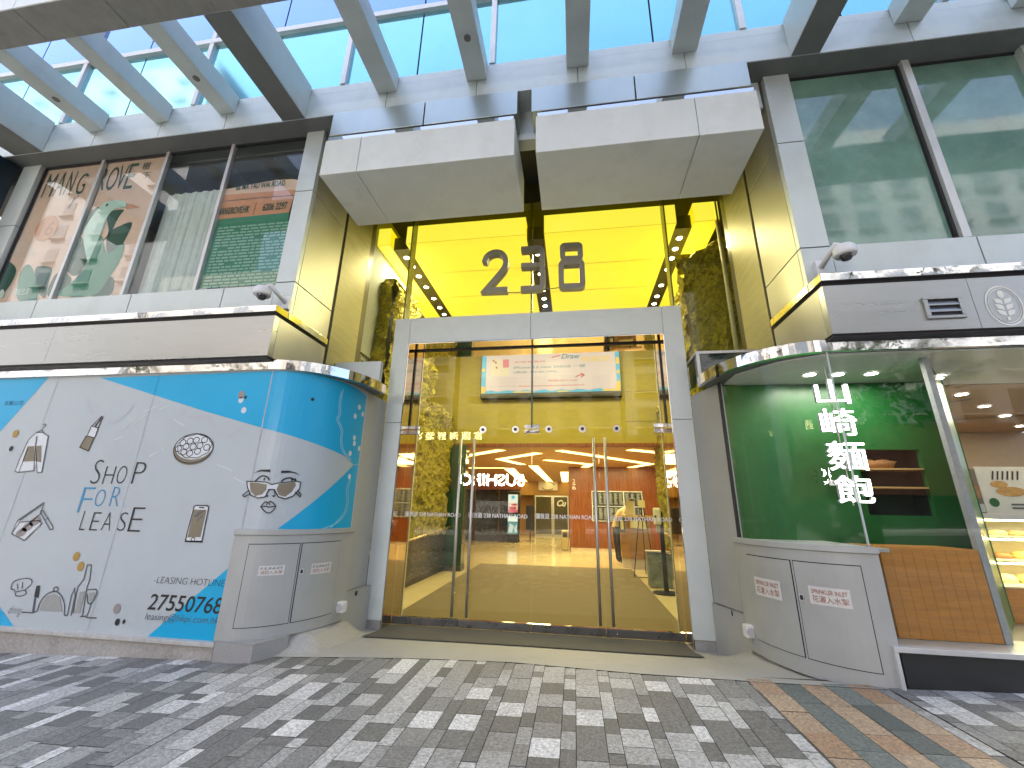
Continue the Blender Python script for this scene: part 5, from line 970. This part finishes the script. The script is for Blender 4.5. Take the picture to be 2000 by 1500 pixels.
# ================================================================ THE BAKERY behind the right shopfront
bk = thing('bakery_shopfront', 'bakery shop window with curved glass, green walls and a grey pillar', 'shop front', (4.5, -1.6, .55))
q = MB(); sgl = shopfront(0., True); lay(q, [(.004, 1.34), (SE, 1.34), (SE, 3.2), (.004, 3.2)], sgl); q.build('curved_glass', shop_g, bk)
MB().box(3.474, 9.4, -1.652, -1.644, .587, 3.2).build('flat_glass', shop_g, bk); MB().box(3.462, 3.472, -1.66, -1.64, 1.35, 3.2).build('glass_joint', mat('pale_edge_glass', (.55, .62, .6), .3), bk)
MB().box(2.74, 2.765, -.66, -.6, 1.34, 3.2).build('end_seal', dark, bk)
grn = mat('green_wall', (.016, .11, .026), .35, 0, nz=(1.3, .25), rv=.08); wht = flat('white_soffit', (.62, .62, .6), .6)
MB().box(2.80, 3.60, -.58, -.55, 1.33, 3.18).build('green_wall', grn, bk)
w_ = MB().box(3.6, 4.20, -.56, -.50, .6, 3.18).box(4.87, 5.32, -.56, -.5, .6, 3.18).box(4.20, 4.87, -.56, -.5, 2.36, 3.18).box(4.20, 4.87, -.56, -.5, .6, 1.62).build('green_wall', grn, bk)
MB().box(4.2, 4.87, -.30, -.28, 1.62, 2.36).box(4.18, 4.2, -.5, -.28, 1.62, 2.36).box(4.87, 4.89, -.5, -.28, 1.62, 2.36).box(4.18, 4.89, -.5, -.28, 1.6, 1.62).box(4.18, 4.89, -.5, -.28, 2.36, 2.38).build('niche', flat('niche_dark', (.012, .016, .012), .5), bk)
MB().box(4.21, 4.86, -.57, -.3, 2.125, 2.145).build('shelf', flat('shelf_wood', (.5, .3, .12), .4), bk); MB().box(4.21, 4.86, -.57, -.3, 1.915, 1.935).build('shelf', flat('shelf_wood_b', (.5, .3, .12), .4), bk)
MB().prism([(2.82, -.6), (2.82, -1.0), (3.1, -1.4), (3.48, -1.62), (9.3, -1.62), (9.3, 3.5), (3, 3.5), (3, -.6)], 3.186, 3.2, 'z').build('ceiling_sheet', wht, bk)
MB().prism([(2.8, -.6), (2.86, -1.0), (3.12, -1.36), (3.48, -1.6), (3.66, -1.6), (3.66, -.5), (2.8, -.5)], 1.3, 1.33, 'z').build('window_sill', cabm, bk)
wb = MB()
for i in range(9): wb.box(3.665 + .0885 * i + .001, 3.665 + .0885 * (i + 1) - .001, -1.46, -1.42, .59, 1.33)
wb.build('wood_panel', ywood, bk, .002); MB().box(3.66, 4.46, -1.415, -1.0, 1.30, 1.335).build('counter_top', ywood, bk)
MB().box(3.66, 4.46, -1.419, -1.41, .59, 1.3).build('panel_back', dark, bk)
MB().box(4.472, 4.528, -1.455, -1.40, .587, 3.18).build('pillar', mat('grey_plaster', (.33, .34, .35), .7, nz=(25, .12)), bk)
MB().prism([(4.53, -1.37), (4.58, -1.37), (5.36, -.5), (5.30, -.5)], .587, 3.18, 'z').build('partition', grn, bk)
MB().box(4.5, 9.4, -1.64, 3.5, .5, .56).build('shop_floor', flat('shop_floor_tile', (.3, .25, .18), .4), bk); MB().box(4.5, 9.4, 3.0, 3.1, .56, 3.18).build('back_wall', flat('beige_wall', (.42, .32, .2), .6), bk)
MB().box(5.5, 9.3, -.4, 2.9, 3.172, 3.184).build('brown_ceiling', flat('brown_ceiling', (.38, .25, .13), .5), bk)
for x0, y0, x1, y1 in ((5.6, .9, 6.3, .3), (5.7, 2.2, 8.5, 1.2), (7, .1, 8.8, -.3)): q = MB(); stroke(q, [(x0, y0), (x1, y1)], .05, lambda u, y: (u, y, 3.165), 0, False, None); q.build('track', black, bk)
sgnw = lamp('sign_white_light', (1, 1, .98), 1.6 * K); sgs = flat('sign_side', (.55, .57, .57), .4)
fs = plane_y(-1.50)
ss_ = thing('shop_sign', 'glowing white vertical sign of four characters inside the green shop window', 'sign', (3.5, -1.5, 1.7))
for ch, bl, tr in (('山', [(3.362,2.69)], [(3.67,2.949)]), ('崎', [(3.355,2.365)], [(3.679,2.64)]), ('麵', [(3.357,2.026)], [(3.697,2.308)]), ('飽', [(3.37,1.721)], [(3.686,1.978)])):
    c_ = text(ch, 'character', bl[0], tr[0], plane_y(-1.523), sgnw, ss_); text(ch, 'stroke', (bl[0][0] + .005, bl[0][1]), (tr[0][0] + .005, tr[0][1]), plane_y(-1.5225), sgnw, c_); text(ch, 'body', bl[0], tr[0], plane_y(-1.485), sgs, c_, ext=.035)
MB().box(3.52, 3.53, -1.47, -1.46, 1.7, 3.18).build('rod', steel, ss_)
def spot(loc, lab, first=[None]):
    if first[0] is None:
        t = thing('ceiling_spotlight', lab, 'spotlight', (0, 0, 3.18), 'spotlights of the bakery'); MB().lathe([(.085, 0), (.085, -.01), (.06, -.012), (.06, 0)], (0, 0, 3.18), 18).build('ring', whitep, t); MB().disc((0, 0, 3.166), .06, .008, 'z', 18).build('lens', dlam, t)
        t.location = loc; first[0] = t
        for ch in t.children: ch.location = (0, 0, -3.18)
    else: dup(first[0], loc, lab)
for i, (x, y) in enumerate(((3.64, -.98), (3.95, -.96), (4.30, -.96))): spot((x, y, 3.185), 'ceiling spotlight %s over the green display bay' % ('left', 'middle', 'right')[i])
for i, (x, y) in enumerate(((5.11, -.75), (5.95, .0), (6.79, .71), (7.62, 1.38), (8.6, 2.25))): spot((x, y, 3.17), '%s ceiling spotlight from the pillar in the brown shop ceiling' % OR[i])
bun = mat('bread_crust', (.42, .19, .06), .55, 0, nz=(14, .35)); wick = mat('wicker', (.36, .16, .05), .7, 0, nz=(70, .5), bump=.5, bs=80)
bsk = MB().lathe([(0, .0), (.14, 0), (.19, .085), (.18, .085), (.135, .012), (0, .012)], (4.46, -.44, 2.147), 24, sx=1.15, sy=.6).build('bread_basket', wick, smooth=True); tag(bsk, 'shallow wicker bread basket on the upper shelf of the dark niche', 'basket')
for i, (x, z) in enumerate(((4.36, 2.225), (4.53, 2.22))): tag(MB().lathe([(0, -.04), (.06, -.025), (.085, .0), (.07, .03), (0, .045)], (x, -.44, z), 16, sx=1, sy=.7).build('bread_roll', bun, smooth=True), '%s bread roll in the wicker basket' % ('left', 'right')[i], 'bread', 'bread rolls in the basket')
# display case with cakes
dc = thing('display_case', 'lit glass cake display case with a wooden base', 'display case', (6.5, -.3, .56))
MB().box(5.33, 9.0, -.44, .2, .562, .90).build('base', ywood, dc, .004); MB().box(5.31, 9.0, -.5, .2, 1.60, 1.66).build('top', steel, dc, .004); MB().box(5.33, 9.0, .15, .2, .9, 1.6).build('back', flat('case_back', (.5, .42, .25), .5), dc)
for z in (.9, 1.155, 1.40): MB().box(5.34, 8.99, -.46, .14, z, z + .015).build('shelf', flat('case_shelf%d' % int(z * 100), (.6, .55, .4), .3), dc)
wst = lamp('case_light', (1, .82, .42), 7 * K)
for z in (1.135, 1.38, 1.583): MB().box(5.36, 8.98, -.40, -.34, z, z + .015).build('light_strip', wst, dc)
MB().box(5.32, 9.0, -.49, -.484, .905, 1.6).build('front_glass', shop_g, dc)
cakes = [mat('cake_%d' % i, c, .5, 0, nz=(18, .3)) for i, c in enumerate(((.6, .42, .12), (.5, .28, .08), (.65, .52, .3), (.3, .14, .05), (.6, .5, .16)))]
rg2 = random.Random(5)
for k, (z, rn) in enumerate(((.918, 'bottom'), (1.172, 'middle'), (1.417, 'top'))):
    for i in range(5):
        x = 5.47 + i * .19 + .02 * k; w2 = .06 + .015 * rg2.random(); h2 = .05 + .04 * rg2.random(); m_ = cakes[(i * 2 + k) % 5]
        t = thing('pastry', '%s pastry from the pillar on the %s shelf of the cake case' % (OR[i], rn), 'pastry', (x, -.2, z), 'pastries in the display case')
        MB().lathe([(0, 0), (w2, 0), (w2 * 1.05, h2 * .6), (w2 * .7, h2), (0, h2 * 1.1)], (x, -.2, z + .006), 14, sx=1.2).build('cake', m_, t, smooth=True); MB().box(x - .085, x + .085, -.28, -.12, z, z + .005).build('tray', whitep, t)
for (x0, x1, z0, z1, y, lab, dk) in ((5.40, 5.53, 1.665, 2.16, -.36, 'dark framed poster beside the pillar on top of the cake case', 1), (5.56, 6.12, 1.665, 2.19, -.33, 'white poster of bread and coffee standing on the cake case', 0), (6.15, 6.7, 1.665, 2.19, -.33, 'pale poster at the right photo edge on top of the cake case', 2)):
    t = thing('counter_poster', lab, 'poster', ((x0 + x1) / 2, y, z0), 'posters on the cake case'); MB().box(x0, x1, y, y + .015, z0, z1).build('sheet', flat('poster_sheet%d' % dk, ((.66, .64, .58), (.16, .13, .1), (.6, .6, .56))[dk], .5), t)
    fp = plane_y(y - .003); cx_, cz_ = (x0 + x1) / 2, (z0 + z1) / 2
    if dk == 0:
        fill('picture', [ell((cx_ + .02, cz_ - .02), .15, .055), ell((cx_ - .08, cz_ + .06), .09, .04)], cakes[1], fp, t); fill('picture', [ell((x0 + .10, z0 + .12), .05, .05)], grn, fp, t); lines('lettering', [[(cx_ - .1 + .05 * i, z1 - .05), (cx_ - .13 + .05 * i, z1 - .15)] for i in range(6)], .018, ink, fp, t); lines('lettering', [[(cx_ - .02, z0 + .1), (x1 - .08, z0 + .1)], [(cx_ - .02, z0 + .06), (x1 - .12, z0 + .06)]], .02, greyink, fp, t)
    elif dk == 1: fill('picture', [[(x0 + .01, z0 + .16), (x1 - .01, z0 + .16), (x1 - .01, z0 + .3), (x0 + .01, z0 + .3)]], cakes[3], fp, t); fill('picture', [[(x0 + .005, z0 + .01), (x1 - .005, z0 + .01), (x1 - .005, z0 + .1), (x0 + .005, z0 + .1)]], flat('pale_strip', (.5, .52, .5), .5), fp, t)
    else: fill('picture', [ell((cx_, cz_), .14, .1)], cakes[0], fp, t)
wp = thing('wall_picture', 'framed bread picture on the beige wall behind the cake case', 'picture', (6.9, 2.95, 2.5)); MB().box(7.15, 7.75, 2.96, 2.995, 2.42, 2.98).build('frame', black, wp); MB().box(7.2, 7.7, 2.95, 2.959, 2.47, 2.93).build('print', cakes[1], wp)
area((4.0, -1.0, 3.15), 1., .5, 5, (1, .95, .85)); area((6.6, .3, 3.15), 2.5, 2.2, 30, (1, .86, .62))
# small white board in the bay
tag(MB().box(3.83, 3.98, -.60, -.584, 1.94, 2.0).build('price_tag', whitep), 'small white price tag on the green wall beside the niche', 'price tag')

# ================================================================ ACROSS THE ROAD (what the glass and the steel mirror)
fac = [mat('far_tile', (.3, .28, .25), .6, nz=(.6, .1)), mat('far_render', (.2, .19, .17), .7, nz=(.5, .1)), mat('far_grey', (.3, .31, .32), .6, nz=(.5, .1))]
fgl = mat('far_glass', (.09, .1, .11), .1, 0, coat=.5); fsl = flat('far_sill', (.35, .34, .32), .6)
def far_house(x0, x1, h, m_, lab, step, y=-29):
    t = thing('apartment_building', lab, 'building', ((x0 + x1) / 2, y - 5, 0), 'buildings across the road'); MB().box(x0, x1, y - 12, y, -3, h).build('wall', m_, t)
    z = 8.5
    while z + 2 < h:
        b = MB(); s_ = MB(); x = x0 + 1
        while x + 1.6 < x1 - .5: b.box(x, x + 1.6, y + .0, y + .06, z, z + 1.7); s_.box(x - .15, x + 1.75, y, y + .35, z - .15, z - .02); x += step
        b.build('window', fgl, t); s_.build('sill', fsl, t); z += 3.1
    MB().box(x0, x1, y + .01, y + 1.2, 3.0, 7.6).build('shop_fascia', flat('fascia_%d' % int(x0), (.12, .05, .03), .5), t); MB().box(x0 + .3, x1 - .3, y + .02, y + .1, .2, 2.9).build('shop_glass', fgl, t)
far_house(-130, -42, 55, fac[2], 'wide grey tower block across the road, mirrored in the poster windows', 5.5); far_house(-41, -10, 24, fac[0], 'beige apartment block across the road, mirrored in the left windows', 4.6); far_house(-9.5, 5, 16, fac[1], 'low pale shop building across the road, mirrored in the glass doors', 2.8); far_house(5.5, 40, 34, fac[2], 'tall grey block across the road, mirrored in the green windows', 3.0)
def far_sign(body_, x0, x1, z0, z1, lab, col, m_, y=-24.95):
    t = thing('shop_sign', lab, 'sign', ((x0 + x1) / 2, y, z0)); MB().box(min(x0, x1) - .4, max(x0, x1) + .4, y - .35, y - .06, z0 - .3, z1 + .3).build('board', flat('board_' + str(int(abs(x0 * 10))), col, .5), t)
    for xx in (x0, x1): MB().box(xx - .1, xx + .1, y - .32, y - .1, -.3, z0 - .3).build('post', dark, t)
    text(body_, 'lettering', (x0, z0), (x1, z1), lambda u, z: (u, y - .05, z), m_, t, off=.02)
far_sign('SUSHIRO', -2.83, -7.9, 3.3, 4.2, 'dark restaurant sign with big white capitals across the road', (.10, .03, .02), lamp('sushi_light', (1, 1, 1), 22 * K))
far_sign('富 園 海 鮮 酒 家', -6.2, -11.9, 6.85, 7.5, 'restaurant sign with six gold characters across the road', (.12, .10, .03), lamp('gold_light', (1, .85, .4), 7 * K))
far_sign('街 WAY', -4.0, -6.3, 1.3, 1.9, 'grey street board with dark letters across the road', (.35, .36, .36), ink)
leafm = [mat('leaf_green', (.06, .11, .025), .6, 0, nz=(3, .3)), mat('leaf_dark', (.03, .06, .015), .6, 0, nz=(3, .3))]; bark = mat('bark', (.12, .09, .06), .9, 0, nz=(9, .3), bump=.6, bs=20)
def tree(x, y, h, r, lab, seed):
    g = random.Random(seed); t = thing('street_tree', lab, 'tree', (x, y, 0), 'street trees at the kerb'); b = MB(); z0 = pz(x) - .1
    b.tube([(x, y, z0), (x + .05, y, z0 + h * .3), (x, y + .08, z0 + h * .55)], [.2, .15, .11], 12); tips = []
    for k in range(9):
        a = k * 2.4; p = (x, y + .05, z0 + h * (.42 + .02 * k)); e = (x + math.cos(a) * r * .7, y + math.sin(a) * r * .7, z0 + h * (.62 + .035 * k)); m1 = tuple((p[i] + e[i]) / 2 + (0, 0, .2)[i] for i in range(3)); b.tube([p, m1, e], [.07, .045, .02], 7); tips += [m1, e]
    b.build('trunk', bark, t); c = MB()
    for k in range(2600):
        o_ = g.choice(tips); d = Vector((g.gauss(0, 1), g.gauss(0, 1), g.gauss(0, .7))) * r * .24; p = Vector(o_) + d; u = Vector((g.gauss(0, 1), g.gauss(0, 1), g.gauss(0, 1))).normalized(); v = u.orthogonal().normalized(); s_ = g.uniform(.06, .13)
        c.face([p - u * s_, p + v * s_ * .5, p + u * s_, p - v * s_ * .5], 0 if g.random() < .6 else 1)
    c.build('crown', leafm, t)
tree(-12.5, -10.4, 7.5, 2.6, 'street tree at the kerb, far to the left of the entrance', 1); tree(9.0, -10.6, 8, 2.8, 'street tree at the kerb, to the right of the bakery', 2)

# the photographer, mirrored in the glass doors
ph = thing('person', 'person in dark clothes taking the photo, mirrored in the glass doors', 'person', (1.0, -6.45, .2))
J = [(1.0, -6.45, 1.20), (1.0, -6.45, 1.40), (1.0, -6.46, 1.62), (1.0, -6.44, 1.77), (1.0, -6.43, 1.86), (1.09, -6.45, 1.14), (1.12, -6.43, .68), (1.15, -6.47, .29), (1.17, -6.30, .235), (.91, -6.45, 1.14), (.88, -6.43, .68), (.85, -6.47, .29), (.83, -6.30, .235),
     (1.20, -6.45, 1.68), (1.24, -6.40, 1.38), (1.02, -6.16, 1.50), (.80, -6.45, 1.68), (.72, -6.40, 1.38), (.78, -6.16, 1.50)]
B = [(0, 1), (1, 2), (2, 3), (3, 4), (0, 5), (5, 6), (6, 7), (7, 8), (0, 9), (9, 10), (10, 11), (11, 12), (2, 13), (13, 14), (14, 15), (2, 16), (16, 17), (17, 18)]
Rd = [(.17, .13), (.16, .12), (.19, .13), .08, .06, (.10, .11), .072, .05, (.05, .04), (.10, .11), .072, .05, (.05, .04), .075, .056, .036, .075, .056, .036]
body('body', J, B, Rd, ([flat('navy_top', (.05, .06, .09), .8), flat('tan_trousers', (.3, .24, .16), .8), skin, black], lambda c: 3 if c.z < .29 else 1 if c.z < 1.25 else 2 if c.z > 1.84 else 0), ph)
hand(ph, (1.02, -6.15, 1.51), (-.35, .5, .6), (0, -1, .3), 1); hand(ph, (.78, -6.15, 1.51), (.35, .5, .6), (0, -1, .3), -1)
hd = Vector((1.0, -6.40, 2.02)); fd = Vector((0, 1, -.12)).normalized(); upv = Vector((0, .12, 1)).normalized(); rtv = fd.cross(upv)
for nm_, cut, k_, m_ in (('head', 0, 1., skin), ('hair', 7, 1.12, hair)):
    mb = MB()
    for i in range(NU):
        for j in range(cut, NV):
            un = ((2 * math.pi * (i + .5) / NU + math.pi) % (2 * math.pi)) - math.pi
            if cut and abs(un) < 1.0 and j < 12: continue
            q = []
            for ii, jj in ((i, j), (i + 1, j), (i + 1, j + 1), (i, j + 1)):
                u, v = 2 * math.pi * ii / NU, -math.pi / 2 + math.pi * jj / NV; uu = (u + math.pi) % (2 * math.pi) - math.pi
                q.append(headpt(u, v, k_ + (.16 * math.exp(-(uu / .16) ** 2 - ((v + .12) / .16) ** 2) if not cut else 0)))
            mb.face(q)
    mb.build(nm_, m_, ph, smooth=True)
tag(MB().box(.82, .98, -6.075, -6.062, 1.53, 1.62).build('mobile_phone', black, None, .004), 'black phone held up by the person taking the photo', 'phone')
